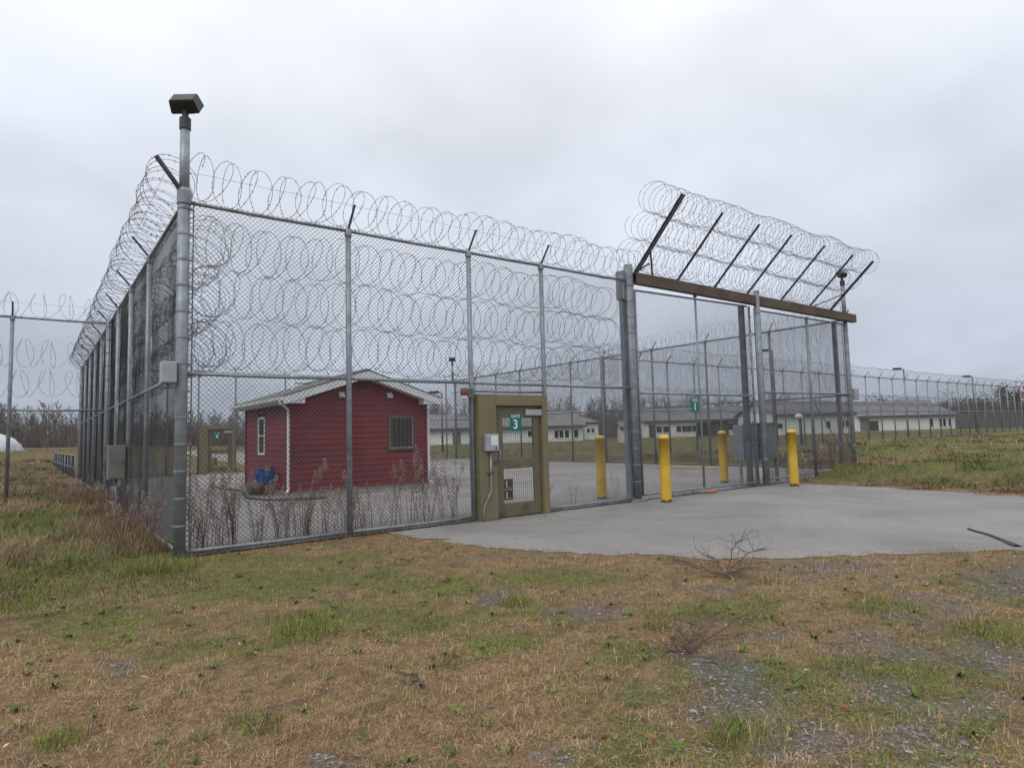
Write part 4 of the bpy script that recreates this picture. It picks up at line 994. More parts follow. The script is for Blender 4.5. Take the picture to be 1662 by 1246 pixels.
# dark screened fence at the far right
a = atdepth((1551, 690), 98)[:2]; b = atdepth((1700, 690), 110)[:2]
T = thing('screened_fence', 'dark windscreen covered fence right of the building with tall windows', 'fence', (a[0], a[1], .2)); n = 10
for k in range(n + 1):
    q = a + (b - a) * k / n; MB().cyl((q[0], q[1], 0), (q[0], q[1], 3.1), .06, 8).build('post', M['galv'], T)
    if k < n:
        q2 = a + (b - a) * (k + 1) / n; V = [(q[0], q[1], .3), (q2[0], q2[1], .3), (q2[0], q2[1], 2.9), (q[0], q[1], 2.9)]; nb = np.array([-(q2 - q)[1], (q2 - q)[0]]); nb = nb / np.linalg.norm(nb) * .02
        V += [(x + nb[0], y + nb[1], z) for x, y, z in V]
        MB().add(V, [(0, 1, 2, 3), (7, 6, 5, 4), (0, 4, 5, 1), (1, 5, 6, 2), (2, 6, 7, 3), (3, 7, 4, 0)]).build('screen_panel', M['screen'], T)
# white tarp covered heap at the far left
c = atdepth((-50, 722), 62); T = thing('tarp_heap', 'white tarp covered heap before the bare woods', 'tarp heap', (c[0], c[1], .95), world_parts=False)
mb = MB(); nu, nv = 40, 14; V = []
for j in range(nv):
    for i in range(nu):
        ph = j / (nv - 1) * math.pi / 2; th = i / nu * 2 * math.pi
        rr = (1 + .06 * math.sin(th * 9 + j * .3) + .05 * (random.random() - .5)); V.append((4.6 * math.cos(ph) * math.cos(th) * rr, 3.4 * math.cos(ph) * math.sin(th) * rr, 2.25 * math.sin(ph) ** .8 * (1 + .08 * math.sin(th * 5)) - .1))
mb.add(V, [(j * nu + i, j * nu + (i + 1) % nu, (j + 1) * nu + (i + 1) % nu, (j + 1) * nu + i) for j in range(nv - 1) for i in range(nu)]); mb.build('tarp', M['tarp'], T, smooth=True)
T.rotation_euler = (0, 0, YAW)
mb = MB(); mb.tube([(4.75 * math.cos(t), 3.5 * math.sin(t), .12) for t in np.linspace(0, 2 * math.pi, 40)], .14, 6); mb.build('ballast_rope', M['metal_box'], T)

# ---------------------------------------------------------------- lamp posts beyond the fences
def lamp_post(label, px, D, ztop, armdir=-1):
    q = atdepth(px, D); T = thing('lamp_post', label, 'lamp post', (q[0], q[1], 0), 'lamp posts behind the fences', world_parts=False)
    MB().tube([(0, 0, 0), (0, 0, ztop)], [.09, .06], 10).build('pole', M['galv_dark'], T, smooth=True)
    MB().tube([(0, 0, ztop - .08), (armdir * .35, 0, ztop + .0)], .035, 8).build('bracket', M['galv_dark'], T)
    MB().cbox((min(armdir * .25, armdir * 1.0), -.17, ztop - .06), (max(armdir * .25, armdir * 1.0), .17, ztop + .12), .03).build('lamp_head', M['lampbody'], T)
    MB().cbox((min(armdir * .4, armdir * .95), -.13, ztop - .075), (max(armdir * .4, armdir * .95), .13, ztop - .058), .004).build('lens', M['lens'], T)
    T.rotation_euler = (0, 0, YAW); return T
lamp_post('lamp post rising above the long perimeter fence before the building with tall windows', (1474, 700), 62, 6.9)
lamp_post('lamp post rising above the far end of the long perimeter fence', (1585, 700), 72, 6.7)
lamp_post('lamp post seen through the fixed panel under the beam', (1261, 700), 50, 7.6)
lamp_post('lamp post between the red shed and gate three, far behind', (718, 700), 52, 5.1)
for k, px in enumerate((1098, 1104, 1110, 1129)):
    q = atdepth((px, 712), 74); T = thing('yellow_hoop', 'tiny yellow hoop guard in the grass before the building with window row', 'hoop guard', (q[0], q[1], .1), 'yellow hoop guards', world_parts=False)
    MB().tube([(-.15, 0, 0), (-.15, 0, .7), (-.1, 0, .78), (.1, 0, .78), (.15, 0, .7), (.15, 0, 0)], .04, 6).build('hoop', M['yellow'], T)
# wall mounted area light on short pole
T = thing('area_light', 'short pole with pale drum light before the pale wing', 'light', tuple(atdepth((1300, 700), 46)[:2]) + (0,), world_parts=False)
MB().cyl((0, 0, 0), (0, 0, 2.1), .11, 10).build('pole', M['arm'], T, smooth=True)
bm = bmesh.new(); bmesh.ops.create_uvsphere(bm, u_segments=16, v_segments=10, radius=.28); bm.transform(Matrix.Translation((-.2, 0, 2.25)) @ Matrix.Scale(.75, 4, (0, 0, 1)))
MB().frombm(bm).build('drum', M['white'], T, smooth=True)

# ---------------------------------------------------------------- trees
def bare_tree(h, seed, spread=.32, n1=16):
    """segments (A,B,r) of a bare tree"""
    g = np.random.default_rng(seed); A = []; B = []; Rr = []
    def seg(a, b, r): A.append(a); B.append(b); Rr.append(r)
    p = np.zeros(3); r0 = h * .011; k = 6; tr = [p]
    for i in range(k):
        q = p + np.array([g.normal(0, .02 * h), g.normal(0, .02 * h), h * .9 / k]); seg(p, q, r0 * (1 - .8 * i / k)); p = q; tr.append(p)
    for i in range(n1):
        t = .22 + .76 * (i + g.random()) / n1; f = t * k; i0 = min(int(f), k - 1); b = tr[i0] + (tr[i0 + 1] - tr[i0]) * (f - i0)
        az = g.random() * 6.283; L = h * spread * (1.15 - t) * (.6 + .6 * g.random()); d = np.array([math.cos(az), math.sin(az), .7 + .7 * g.random()]); d /= np.linalg.norm(d)
        m = b + d * L * .55; e = m + (d * .6 + np.array([0, 0, .5])) * L * .5; seg(b, m, r0 * .34); seg(m, e, r0 * .22)
        for j in range(5):
            c = b + (m - b) * g.uniform(.4, 1) if j < 2 else m + (e - m) * g.random()
            d2 = d + g.normal(0, .6, 3); d2[2] = abs(d2[2]) + .3; d2 /= np.linalg.norm(d2); q = c + d2 * L * g.uniform(.3, .55); seg(c, q, r0 * .15)
            d3 = d2 + g.normal(0, .5, 3); d3 /= np.linalg.norm(d3); seg(q, q + d3 * L * .25, r0 * .12)
    return np.array(A), np.array(B), np.array(Rr)
variants = [bare_tree(1.0, 100 + k, .26 + .05 * (k % 4), 15) for k in range(8)]
wa = MB(); g = np.random.default_rng(5)
for row, (D0, num, h0) in enumerate(((122, 140, 7.6), (134, 160, 9.6), (148, 170, 11.5), (162, 170, 13.4))):
    for i in range(num):
        ux = -1.25 + 2.5 * (i + g.random()) / num                      # tan of the angle off the view axis
        D = D0 + g.uniform(-6, 6)
        hgt = h0 * .9 * g.uniform(.72, 1.15) * (1.0 + .12 * math.sin(ux * 5 + 1))
        if ux > -.1: hgt *= .84
        if ux > .45: hgt *= .85
        px = PW / 2 + ux * FPX; q = atdepth((px, 700), D)
        A, B, r = variants[g.integers(8)]; a = g.random() * 6.283; c, s = math.cos(a), math.sin(a); Rm = np.array([[c, -s, 0], [s, c, 0], [0, 0, 1.0]])
        o = np.array([q[0], q[1], float(hz(q[0], q[1])) - .1]); wa.segs(A @ Rm.T * hgt + o, B @ Rm.T * hgt + o, np.maximum(r * hgt * 1.4, .031), 3)
wa.build('bare_woods', M['bark'], kind='stuff', label='wall of bare grey brown trees along the horizon')
# undergrowth at the foot of the woods
mb = MB(); n = 24000; ux = g.uniform(-1.25, 1.25, n); D = g.uniform(120, 150, n); base = CAM + (ux[:, None] * CR + CF) * D[:, None]; base[:, 2] = hz(base[:, 0], base[:, 1]) - .1
top = base + np.stack([g.normal(0, .5, n), g.normal(0, .5, n), g.uniform(1.0, 6.5, n) * g.random(n) ** .5], -1); mb.segs(base, top, g.uniform(.03, .07, n), 3)
mb.build('undergrowth', M['bark'], kind='stuff', label='bare brown brush at the foot of the woods')

def leafy_tree(name, label, px, D, h, w, m, nleaf, base=0.0, ls=.22, group=None):
    q = atdepth(px, D); T = thing(name, label, 'tree', (q[0], q[1], base), group, world_parts=False)
    A, B, r = bare_tree(h * .95, int(px[0]), .4, 14); MB().segs(A, B, np.maximum(r, .02), 5).build('trunk', M['bark'], T)
    g = np.random.default_rng(int(px[0])); cl = g.normal(0, 1, (26, 3)) * np.array([w * .27, w * .27, h * .2]) + np.array([0, 0, h * .58]); ci = g.integers(0, 26, nleaf)
    P = cl[ci] + g.normal(0, 1, (nleaf, 3)) * np.array([w * .1, w * .1, h * .07]); U = g.normal(0, 1, (nleaf, 3)); U /= np.linalg.norm(U, axis=1, keepdims=True); Vv = np.cross(U, g.normal(0, 1, (nleaf, 3))); Vv /= np.linalg.norm(Vv, axis=1, keepdims=True) + 1e-9
    V = np.stack([P - U * ls, P + Vv * ls * .6, P + U * ls, P - Vv * ls * .6], 1).reshape(-1, 3); MB().add(V, np.arange(nleaf * 4).reshape(-1, 4)).build('crown', M[m], T)
    return T
leafy_tree('rust_tree', 'rust orange leafed tree beside the pale building end', (943, 700), 100, 4.6, 3.0, 'rust_leaf', 700, .1, .16)
leafy_tree('rust_tree', 'small rust orange shrub in the woods right of the pale building end', (978, 700), 108, 3.4, 2.2, 'rust_leaf', 300, .1, .13)
leafy_tree('broad_tree', 'dark round tree on the horizon above the long perimeter fence', (1646, 690), 140, 9.6, 6.0, 'dark_leaf', 1500, 0, .25)
leafy_tree('broad_tree', 'second dark round tree beside the one above the perimeter fence', (1668, 690), 138, 10.6, 6.0, 'rust_leaf', 900, 0, .25)
for k, (px, D, h, w) in enumerate(((1420, 128, 7.0, 9), (1465, 130, 6.6, 9), (1485, 126, 6.0, 8), (1560, 132, 6.9, 10), (1590, 134, 6.7, 10), (1618, 130, 6.4, 9))):
    leafy_tree('scrub_tree', 'dull grey brown scrubby tree behind the roofs at the perimeter fence', (px, 690), D, h, w, 'dark_leaf', 900, 0, .2, 'scrubby trees behind the roofs')
leafy_tree('red_tree', 'small dull red tree beside the corner post before the woods', (306, 700), 120, 6.0, 3.0, 'rust_leaf', 260, 0, .16)

# ---------------------------------------------------------------- vegetation near the camera
def blades(base, length, width, yaw, tilt, bend, col, mb, seg=2):
    """grass blades: n blades bent over; tilt/bend in radians from the vertical"""
    n = len(base); d = np.stack([np.cos(yaw), np.sin(yaw), 0 * yaw], -1); side = np.stack([-np.sin(yaw), np.cos(yaw), 0 * yaw], -1)
    P = base.copy(); rows = [P - side * width[:, None] / 2, P + side * width[:, None] / 2]; Vs = rows
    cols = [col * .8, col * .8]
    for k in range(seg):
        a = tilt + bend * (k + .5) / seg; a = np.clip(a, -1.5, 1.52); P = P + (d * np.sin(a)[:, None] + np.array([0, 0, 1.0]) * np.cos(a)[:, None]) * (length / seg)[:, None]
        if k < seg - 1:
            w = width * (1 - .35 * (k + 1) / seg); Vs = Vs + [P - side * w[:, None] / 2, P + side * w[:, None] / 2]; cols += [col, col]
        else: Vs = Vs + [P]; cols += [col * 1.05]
    V = np.stack(Vs, 1); C = np.stack(cols, 1); m = V.shape[1]; b = np.arange(n)[:, None] * m
    Q = np.concatenate([b + np.array([[2 * k, 2 * k + 1, 2 * k + 3, 2 * k + 2]]) for k in range(seg - 1)], 0) if seg > 1 else None
    k = seg - 1; T = b + np.array([[2 * k, 2 * k + 1, 2 * k + 2]])
    mb.add(V.reshape(-1, 3), Q, T, C.reshape(-1, 3))
def pick(pal, n, g, var=.16):
    pal = np.array(pal); c = pal[g.integers(0, len(pal), n)]; return c * np.exp(g.normal(0, var, (n, 1))) * np.exp(g.normal(0, var * .3, (n, 3)))
STRAW = [(.40, .265, .135), (.36, .215, .11), (.46, .335, .19), (.33, .18, .09), (.40, .245, .125), (.52, .39, .24), (.22, .15, .085)]
GREENS = [(.12, .175, .024), (.165, .205, .033), (.085, .145, .02), (.22, .23, .045), (.185, .185, .04)]
def wedge(n, d0, d1, tmax, g, powr=1.0, tmin=None):
    """points on the ground around the view: depth distribution dense near the camera"""
    u = g.random(n); d = (d0 ** (1 - powr) + u * (d1 ** (1 - powr) - d0 ** (1 - powr))) ** (1 / (1 - powr)) if abs(powr - 1) > 1e-6 else d0 * (d1 / d0) ** u
    t = g.uniform(-tmax if tmin is None else tmin, tmax, n); f = CF[:2] / np.linalg.norm(CF[:2]); r = CR[:2] / np.linalg.norm(CR[:2])
    return CAM[:2] + d[:, None] * f + (d * t)[:, None] * r, d
g = np.random.default_rng(11)
def front_ok(x, y, g):
    j = .05; k = (fbm(x, y, 2.4, 91) - .46) * 1.5; on_drive = in_poly(x + g.normal(0, j, len(x)) + k * .5, y + g.normal(0, j, len(x)) + k * .8 - .03, DRIVE_W)
    yard = (x > -.02) & (y > -.02)
    return ~on_drive & ~yard & (x < 16)
# short dry grass
n = 470000; xy, dd = wedge(n, 2.2, 14, 1.15, g, .55); x, y = xy.T
gv = gravel_at(x, y); gr = green_at(x, y); thin = .55 + .6 * fbm(x, y, 2.5, 14)
clump = fbm(x, y, 7, 71)
keep = front_ok(x, y, g) & (g.random(n) > gv * .84) & (g.random(n) < thin * (.15 + 1.45 * clump)) & (x < 15) & ~((x < 0) & (y > 1))
x, y, dd, gr, gv, clump = x[keep], y[keep], dd[keep], gr[keep], gv[keep], clump[keep]; n = len(x)
isg = g.random(n) < np.clip(gr * .95 + .02 + .42 * sstep(.5, .66, fbm(x, y, 3.1, 58)), .05, .9)
tone = (.80 + .68 * fbm(x, y, .8, 66) + .7 * (fbm(x, y, 5.0, 67) - .5))[:, None]
col = np.where(isg[:, None], pick(GREENS, n, g), pick(STRAW, n, g)) * tone
ln = np.where(isg, g.uniform(.02, .06, n), g.uniform(.02, .07, n)) * (.4 + 1.15 * clump); wd = g.uniform(.0013, .0027, n) * (1 + dd * .07)
base = np.stack([x, y, hz(x, y) - .004], -1)
lie = g.random(n) < .5
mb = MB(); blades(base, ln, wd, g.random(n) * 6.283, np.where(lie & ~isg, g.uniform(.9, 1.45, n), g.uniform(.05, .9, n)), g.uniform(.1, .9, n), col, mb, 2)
# matted dead straw lying flat
n = 150000; xy, dd = wedge(n, 2.2, 12, 1.1, g, .55); x, y = xy.T; gv = gravel_at(x, y)
keep = front_ok(x, y, g) & (g.random(n) > gv * .8) & (x < 15); x, y, dd = x[keep], y[keep], dd[keep]; n = len(x)
base = np.stack([x, y, hz(x, y) + g.uniform(.002, .02, n)], -1)
blades(base, g.uniform(.02, .06, n), g.uniform(.0013, .0027, n) * (1 + dd * .05), g.random(n) * 6.283, g.uniform(1.3, 1.55, n), g.uniform(-.1, .25, n), pick(STRAW, n, g, .25) * (.66 + .6 * fbm(x, y, .8, 66) + .5 * (fbm(x, y, 5.0, 67) - .5))[:, None], mb, 1)
mb.build('short_grass', M['grass'], kind='stuff', label='short straw brown grass with green patches before the fence')
# green tufts
mb = MB()
tufts = [((470, 1010), .30, 260), ((495, 1030), .3, 260), ((520, 1022), .25, 200), ((835, 978), .16, 160), ((275, 925), .34, 420), ((235, 930), .28, 260), ((205, 930), .2, 160), ((1255, 945), .12, 60), ((1440, 985), .3, 160), ((1560, 1020), .3, 160), ((1615, 1030), .3, 200),
         ((725, 1080), .14, 90), ((1065, 1020), .12, 90), ((100, 1205), .12, 100), ((1220, 1195), .2, 150), ((1200, 1200), .16, 120), ((1060, 1000), .12, 80), ((420, 1180), .12, 80), ((20, 990), .3, 300), ((90, 960), .3, 300), ((620, 935), .2, 140), ((700, 1010), .16, 100), ((1370, 1090), .2, 120)]
for px, rad, k in tufts:
    c = gnd(px); a = g.random(k) * 6.283; rr = rad * np.sqrt(g.random(k)); x = c[0] + rr * np.cos(a); y = c[1] + rr * np.sin(a)
    tall = 1.7 if px in ((275, 925), (235, 930)) else 1.0
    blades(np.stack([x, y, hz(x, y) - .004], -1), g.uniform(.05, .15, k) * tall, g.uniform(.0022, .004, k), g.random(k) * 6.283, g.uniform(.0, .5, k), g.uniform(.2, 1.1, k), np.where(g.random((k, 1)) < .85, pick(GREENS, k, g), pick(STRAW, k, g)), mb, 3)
# broad weeds: flat rosettes
for _ in range(300):
    p, d = wedge(1, 2.4, 9, .95, g, .6); x0, y0 = p[0]
    if in_poly(np.array([x0]), np.array([y0]), DRIVE)[0] or (x0 > 0 and y0 > -.1): continue
    k = g.integers(5, 11); yaw = g.random(k) * 6.283; x = np.full(k, x0) + g.normal(0, .012, k); y = np.full(k, y0) + g.normal(0, .012, k)
    blades(np.stack([x, y, hz(x, y) + .004], -1), g.uniform(.03, .08, k), g.uniform(.010, .019, k), yaw, g.uniform(.7, 1.2, k), g.uniform(.1, .5, k), pick([(.085, .135, .03), (.11, .155, .035), (.14, .16, .045)], k, g), mb, 3)
mb.build('green_tufts', M['grass'], kind='stuff', label='green grass tufts and flat weeds in the dry lawn')
# gravel chips
mb = MB(); n = 90000; xy, dd = wedge(n, 2.4, 11, 1.05, g, .6); x, y = xy.T; gv = gravel_at(x, y)
keep = (g.random(n) < gv * .95 + .012) & front_ok(x, y, g); x, y = x[keep], y[keep]; n = len(x)
s = g.lognormal(-4.75, .42, n).clip(.004, .026); dirs = np.array([(1, 0, .1), (.3, .9, 0), (-.8, .5, .1), (-.7, -.7, 0), (.4, -.9, .05), (0, .1, .75), (0, 0, -.6)])
tri = np.array([(0, 1, 5), (1, 2, 5), (2, 3, 5), (3, 4, 5), (4, 0, 5)])
a = g.random(n) * 6.283; V = dirs[None] * (1 + g.normal(0, .22, (n, 7, 3))) * s[:, None, None] * np.array([1, .8, .55]); ca, sa = np.cos(a)[:, None], np.sin(a)[:, None]
V = np.stack([V[..., 0] * ca - V[..., 1] * sa, V[..., 0] * sa + V[..., 1] * ca, V[..., 2]], -1) + np.stack([x, y, hz(x, y) + s * .15], -1)[:, None]
C = np.repeat((pick([(.135, .131, .13), (.18, .175, .172), (.10, .097, .096), (.235, .222, .208), (.155, .148, .142)], n, g, .2))[:, None], 7, 1)
mb.add(V.reshape(-1, 3), None, (np.arange(n)[:, None, None] * 7 + tri[None]).reshape(-1, 3), C.reshape(-1, 3)); mb.build('gravel', M['stone'], kind='stuff', label='dark slate gravel chips showing through the grass')
# fallen leaves and straw litter on the drive edge
mb = MB(); n = 170; xy, dd = wedge(n, 2.8, 11, 1.0, g, .5); x, y = xy.T; keep = ~((x > 0) & (y > 0)); x, y = x[keep], y[keep]; n = len(x)
s = g.uniform(.012, .03, n); a = g.random(n) * 6.283; pr_ = np.array([(-1, 0, 0), (-.3, .45, .15), (.4, .4, .2), (1, 0, .05), (.4, -.42, .22), (-.3, -.45, .12)])
V = pr_[None] * s[:, None, None] * (1 + g.normal(0, .12, (n, 6, 3))); ca, sa = np.cos(a)[:, None], np.sin(a)[:, None]
V = np.stack([V[..., 0] * ca - V[..., 1] * sa, V[..., 0] * sa + V[..., 1] * ca, V[..., 2] + g.normal(0, .2, (n, 1)) * V[..., 0]], -1) + np.stack([x, y, hz(x, y) + .04], -1)[:, None]
C = np.repeat(pick([(.18, .10, .06), (.24, .145, .075), (.14, .085, .055), (.30, .21, .12), (.24, .085, .05)], n, g, .25)[:, None], 6, 1)
mb.add(V.reshape(-1, 3), (np.arange(n)[:, None, None] * 6 + np.array([[0, 1, 4, 5], [1, 2, 3, 4]])[None]).reshape(-1, 4), None, C.reshape(-1, 3)); mb.build('fallen_leaves', M['leaf'], kind='stuff', label='small brown leaves scattered over the grass and drive edge')
# long grass left of the fence
mb = MB(); n = 120000; x = -.02 - 10 * g.random(n) ** 1.3; y = -2.2 + 52 * g.random(n) ** 2.0
swirl = fbm(x, y, .9, 81); keep = (x + .25 * (y + 1.6) < .9) | (y > -.6); keep &= ~((x > -1.5) & (y < -.3) & (g.random(n) < .6)); x, y, swirl = x[keep], y[keep], swirl[keep]; n = len(x)
brown = sstep(.40, .58, fbm(x, y, .75, 81)) * .8 + .45 * sstep(-1.6, -.3, x) * sstep(1.5, 5, y) + .3 * sstep(6, 11, y); isb = g.random(n) < np.clip(brown + .12, 0, .95)
col = np.where(isb[:, None], pick([(.30, .21, .12), (.25, .155, .09), (.36, .27, .165), (.21, .125, .08)], n, g), pick([(.085, .125, .028), (.115, .15, .036), (.065, .10, .024), (.16, .165, .055)], n, g)) * (.8 + .4 * fbm(x, y, 1.3, 12))[:, None]
yaw = fbm(x, y, .6, 23) * 16 + g.normal(0, 1.1, n); L_ = g.uniform(.12, .36, n) * (.35 + 1.0 * fbm(x, y, 1.1, 19)) * (.35 + .65 * sstep(-2.2, 1.5, y))
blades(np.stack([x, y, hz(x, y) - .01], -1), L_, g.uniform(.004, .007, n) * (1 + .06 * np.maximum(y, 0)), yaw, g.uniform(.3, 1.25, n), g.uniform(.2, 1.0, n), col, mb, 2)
mb.build('long_grass', M['grass'], kind='stuff', label='long matted green and brown grass along the left side fence')
# rough grass of the right-hand field and beyond the yard
mb = MB(); n = 90000; u = g.random(n); x = 14.9 + 45 * u ** 1.9; y = g.uniform(-13, 10.8, n)
edge = in_poly(x, y, DRIVE_W); keep = ~edge & ~((y > -.05) & (x < 19.0)) ; x, y = x[keep], y[keep]; n = len(x)
b_ = sstep(.46, .62, fbm(x, y * 1.8, .35, 90)); edgeb = 1 - sstep(.2, 1.6, x - 14.6 - .2 * np.maximum(0, 0)); isb = g.random(n) < np.clip(.22 + .7 * b_ + .5 * edgeb, 0, .95); dist = np.hypot(x - CAM[0], y - CAM[1])
col = np.where(isb[:, None], pick([(.27, .20, .11), (.22, .15, .085), (.32, .25, .15), (.16, .11, .07)], n, g), pick([(.085, .125, .028), (.12, .155, .036), (.065, .10, .024), (.15, .16, .05)], n, g)) * (.75 + .5 * fbm(x, y, .9, 12))[:, None]
blades(np.stack([x, y, hz(x, y) - .01], -1), g.uniform(.07, .24, n) * (.05 + 1.7 * sstep(.25, .8, fbm(x, y, 1.5, 19))) * np.where(x < 15.8, .7, 1), g.uniform(.004, .007, n) * dist / 11, fbm(x, y, .5, 23) * 14 + g.normal(0, .8, n), g.uniform(.1, .9, n), g.uniform(.2, 1.2, n), col, mb, 2)
n = 70000; x = 19.3 + 70 * g.random(n) ** 1.3; y = 11.2 + 60 * g.random(n) ** 1.3; m_ = g.random(n) < .33; x = np.where(m_, -25 + 60 * g.random(n), x); y = np.where(m_, 24.2 + 60 * g.random(n) ** 1.2, y); road = (x > 8.5) & (x < 19) & (y < 40); lowf = (x < 0) & (y < 46) & (g.random(n) < .5); x = np.where(road, 8 - 8 * g.random(n), x); dist = np.hypot(x - CAM[0], y - CAM[1])
isb = g.random(n) < .25 + .6 * sstep(.4, .62, fbm(x, y, .12, 45)); col = np.where(isb[:, None], pick([(.235, .18, .105), (.19, .14, .085), (.15, .105, .07)], n, g), pick([(.12, .125, .045), (.135, .135, .05), (.10, .10, .04)], n, g)) * (.8 + .4 * fbm(x, y, .2, 12))[:, None]
blades(np.stack([x, y, hz(x, y) - .01], -1), g.uniform(.06, .2, n) * (.4 + fbm(x, y, .5, 3)), g.uniform(.006, .010, n) * dist / 9, g.random(n) * 6.283, g.uniform(.5, 1.3, n), g.uniform(.2, .8, n), col, mb, 1)
mb.build('field_grass', M['grass'], kind='stuff', label='rough green and tan grass of the field beyond the fences')
# reddish brown brush against the left side fence
mb = MB(); n = 16000; y = .5 + 15 * g.random(n) ** 1.2; x = -.04 - np.abs(g.normal(0, .32, n)) * (1 + .03 * y); keep = g.random(n) < sstep(.34, .55, fbm(x, y, 1.0, 28)) + .15; x, y = x[keep], y[keep]; n = len(x)
blades(np.stack([x, y, hz(x, y) - .01], -1), g.uniform(.12, .42, n) * (.4 + .9 * fbm(x, y, 1.3, 29)), g.uniform(.0025, .005, n) * (1 + .05 * y), g.random(n) * 6.283, g.uniform(0, .7, n), g.uniform(.1, .9, n), pick([(.20, .125, .08), (.27, .185, .115), (.15, .09, .062), (.33, .24, .15), (.13, .12, .05)], n, g, .25), mb, 3)
mb.build('brown_brush', M['grass'], kind='stuff', label='reddish brown brush against the foot of the left side fence')
# dead litter along the fence foot
mb = MB(); n = 9000; x = g.uniform(.1, 14.5, n); y = g.normal(.03, .10, n); dens = fbm(x, y * 0, 1.2, 4); keep = g.random(n) < sstep(.35, .7, dens) * np.where((x > 4.7) & (x < 6.4), .05, 1); x, y = x[keep], y[keep]; n = len(x)
blades(np.stack([x, y, hz(x, y) + .02], -1), g.uniform(.04, .16, n), g.uniform(.003, .006, n), g.random(n) * 6.283, g.uniform(.5, 1.5, n), g.uniform(0, .5, n), pick([(.19, .12, .08), (.26, .18, .11), (.13, .08, .055), (.10, .10, .04)], n, g), mb, 2)
n = 16000; i = g.integers(0, len(DRIVE_W) - 1, n); P = DRIVE_W[i] + g.normal(0, .10, (n, 2)) * (1 + 1.4 * (g.random((n, 1)) < .15)); P = P[g.random(n) < sstep(.3, .6, fbm(P[:, 0], P[:, 1], 1.4, 62))]; n = len(P); ok = (P[:, 1] < -.6); P = P[ok]; n = len(P)
blades(np.stack([P[:, 0], P[:, 1], np.full(n, .009)], -1), g.uniform(.03, .10, n), g.uniform(.003, .006, n), g.random(n) * 6.283, g.uniform(1.1, 1.5, n), g.uniform(0, .3, n), pick(STRAW, n, g, .25) * .9, mb, 2)
mb.build('plant_litter', M['grass'], kind='stuff', label='dead plant litter along the fence foot and drive edges')

# ---------------------------------------------------------------- dry weeds: stem + seed head
def weed_proto(seed, h, head):
    g = np.random.default_rng(seed); T = thing('dry_weed', '', 'weed', (0, 0, -50), None, world_parts=False); sm = MB(); sd = MB(); P0 = []
    for s in range(g.integers(2, 5)):
        b = np.array([g.normal(0, .04), g.normal(0, .04), 0]); lean = g.normal(0, .13, 2); hh = h * g.uniform(.6, 1); k = 6; pts = [b + np.array([lean[0] * hh * (i / k) ** 1.6 + g.normal(0, .008), lean[1] * hh * (i / k) ** 1.6 + g.normal(0, .008), hh * i / k]) for i in range(k + 1)]
        sm.tube(pts, np.linspace(.0045, .002, k + 1), 4, cap=False); tip = pts[-1]
        for j in range(g.integers(10, 22)):
            t = g.uniform(.25, .98); i0 = min(int(t * k), k - 1); c = pts[i0] + (pts[i0 + 1] - pts[i0]) * (t * k - i0); az = g.random() * 6.283; L = g.uniform(.03, .10)
            e = c + np.array([math.cos(az) * L, math.sin(az) * L, g.uniform(-.4, .7) * L]); sm.segs([c], [e], .0013)
            P0.append((c + (e - c) * g.random(), .008, .5)); P0.append((e, .010, .5))
        if head:
            for j in range(90):
                a = g.random() * 6.283; t = g.random(); rr = .055 * (1 - t * .6) * g.random() ** .5; P0.append((tip + np.array([math.cos(a) * rr, math.sin(a) * rr, (t - .45) * .16 - rr * .4]), g.uniform(.006, .014), 1))
    P = np.array([p for p, _, _ in P0]); s_ = np.array([s for _, s, _ in P0])[:, None]; n = len(P); U = g.normal(0, 1, (n, 3)); U /= np.linalg.norm(U, axis=1, keepdims=True); W = np.cross(U, g.normal(0, 1, (n, 3))); W /= np.linalg.norm(W, axis=1, keepdims=True) + 1e-9
    sd.add(np.stack([P - U * s_, P + W * s_ * .6, P + U * s_, P - W * s_ * .6], 1).reshape(-1, 3), np.arange(n * 4).reshape(-1, 4))
    sm.build('stem', M['stem'], T); sd.build('seed_head', M['seed'] if head else M['stem'], T, kind='stuff'); return T
protos = [weed_proto(500 + k, 1.0, k % 3 != 2) for k in range(8)]
g = np.random.default_rng(21); first = set()
def weed(k, x, y, sc, label, grp):
    z = float(hz(x, y)); label = ('knee high ' if sc < .62 else 'waist high ' if sc < .9 else 'tall ') + label.replace('weed', 'weed with fluffy pale seeds' if k % 3 != 2 else 'bare stemmed weed', 1).replace('bare stemmed weed', 'weed of bare stems')
    if k not in first:
        first.add(k); o = protos[k]; o.location = (x, y, z); o.rotation_euler = (0, 0, g.random() * 6.28); o.scale = (sc,) * 3; o['label'] = label
    else: o = copy_tree(protos[k], (x, y, z), g.random() * 6.28, sc, label)
    o['group'] = grp; o['category'] = 'weed'
LB = 'dry weed standing inside the front fence'
for i in range(64):
    x = .2 + 2.6 * g.random() ** 1.2; y = .1 + abs(g.normal(.1, .32)); weed(int(g.integers(8)), x, y, g.uniform(.45, 1.05) * (1.12 if x < 1.2 else .9), LB, 'dry weeds inside the front fence')
for i in range(16): weed(int(g.integers(8)), g.uniform(2.6, 4.6), g.uniform(.1, .9), g.uniform(.5, 1.2), LB, 'dry weeds inside the front fence')
for px, zz in (((500, 752), 1.15), ((575, 770), 1.0), ((640, 765), 1.0), ((685, 735), 1.25), ((735, 775), .95)):
    q = plane(px, 1, .5); weed(int(g.choice([0, 1, 3, 4])), q[0], .5, max(.6, q[2] + .06), LB, 'dry weeds inside the front fence')
for i in range(34): weed(int(g.integers(8)), g.uniform(15.2, 19.2), g.uniform(-.5, .8), g.uniform(.5, 1.15), 'dry weed beside the lamp post at the beam end', 'dry weeds at the lamp post')
for i in range(46): 
    y = g.uniform(.5, 12); weed(int(g.integers(8)), g.normal(-.25, .22) if y > 1 else -.2, y, g.uniform(.4, .85), 'dry weed outside the left side fence', 'dry weeds outside the left side fence')
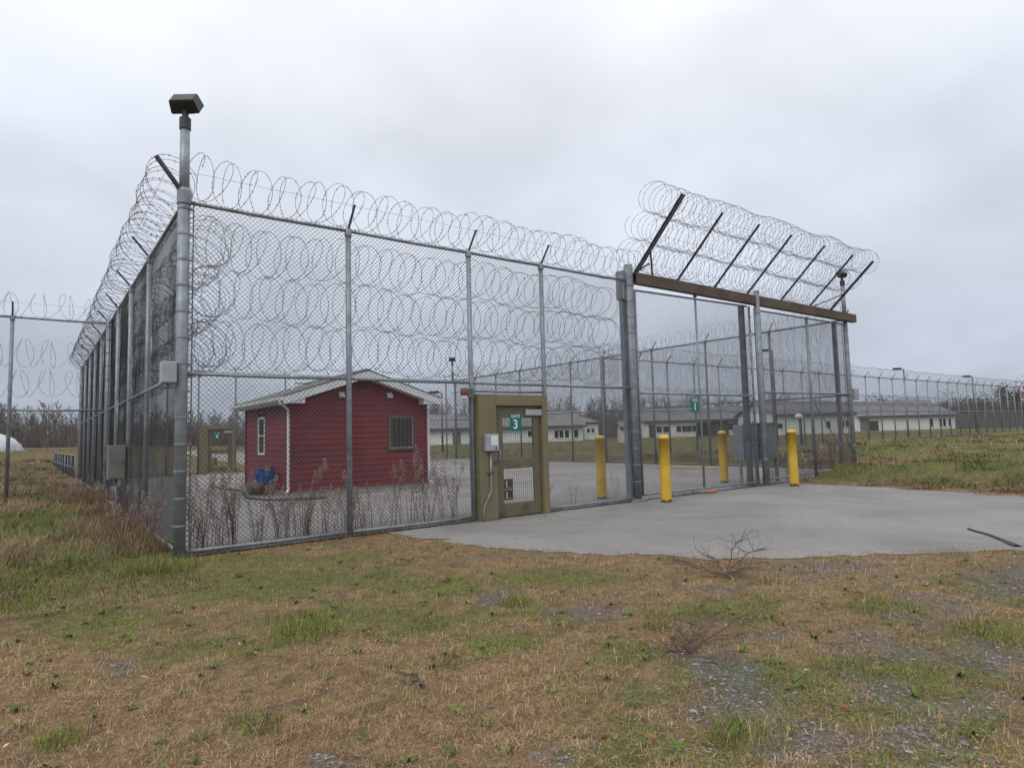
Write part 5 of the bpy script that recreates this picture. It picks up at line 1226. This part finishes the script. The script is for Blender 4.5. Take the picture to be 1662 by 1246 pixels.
for i in range(7): weed(int(g.integers(8)), g.uniform(6.7, 9.0), g.uniform(.12, .6), g.uniform(.3, .7), 'dry weed between gate three and the thick gate post', 'dry weeds right of gate three')

# ---------------------------------------------------------------- fallen branches
def branch(name, label, px0, tips, seed, r=.008, hgt=.2, n=26):
    g = np.random.default_rng(seed); o = gnd(px0); o[2] = float(hz(o[0], o[1])); mb = MB()
    for k, (px, z) in enumerate(tips):
        e = gnd(px); e[2] = 0; d = e - np.array([o[0], o[1], 0]); L = np.linalg.norm(d); m = 9; t = np.linspace(0, 1, m)
        P = np.stack([d[0] * t, d[1] * t, .03 + z * np.sin(t * 2.2) ** 1.0], -1) + g.normal(0, .012, (m, 3)); P[:, 2] = np.maximum(P[:, 2], .012); mb.tube(P, np.linspace(r, r * .3, m), 5)
        for j in range(n):
            i0 = g.integers(1, m - 1); c = P[i0]; dd_ = d / L + g.normal(0, .7, 3); dd_[2] = g.uniform(-.1, .6); dd_ /= np.linalg.norm(dd_); q = c + dd_ * g.uniform(.06, .22); q[2] = max(q[2], .01); mb.segs([c], [q], r * .28)
            q2 = q + (dd_ + g.normal(0, .6, 3)) * g.uniform(.03, .1); q2[2] = max(q2[2], .01); mb.segs([q], [q2], r * .2)
    ob = mb.build(name, M['twig']); ob.location = o; return tag_mesh(ob, label, 'branch')
branch('fallen_branch', 'twiggy dead branch lying at the front edge of the driveway', (1180, 940), [((1085, 925), .06), ((1240, 915), .16), ((1205, 915), .26), ((1140, 918), .12), ((1225, 938), .10)], 4, .008, n=24)
branch('fallen_branch', 'dead twig tangle lying in the gravel before the driveway', (1120, 1062), [((1255, 990), .03), ((1100, 1040), .06), ((1150, 1020), .05), ((1085, 1075), .03)], 9, .007, n=26)
branch('fallen_branch', 'short thick twig lying in the dry grass', (690, 1125), [((660, 1108), .03)], 12, .012, n=3)
branch('fallen_branch', 'dark curled twig beside a green weed in the lawn', (410, 1190), [((440, 1172), .02)], 15, .006, n=3)

for o in bpy.data.objects:
    if '_w' in o: del o['_w']
print('objects', len(bpy.data.objects), 'tris', sum(len(o.data.loops) - 2 * len(o.data.polygons) for o in bpy.data.objects if o.type == 'MESH'))
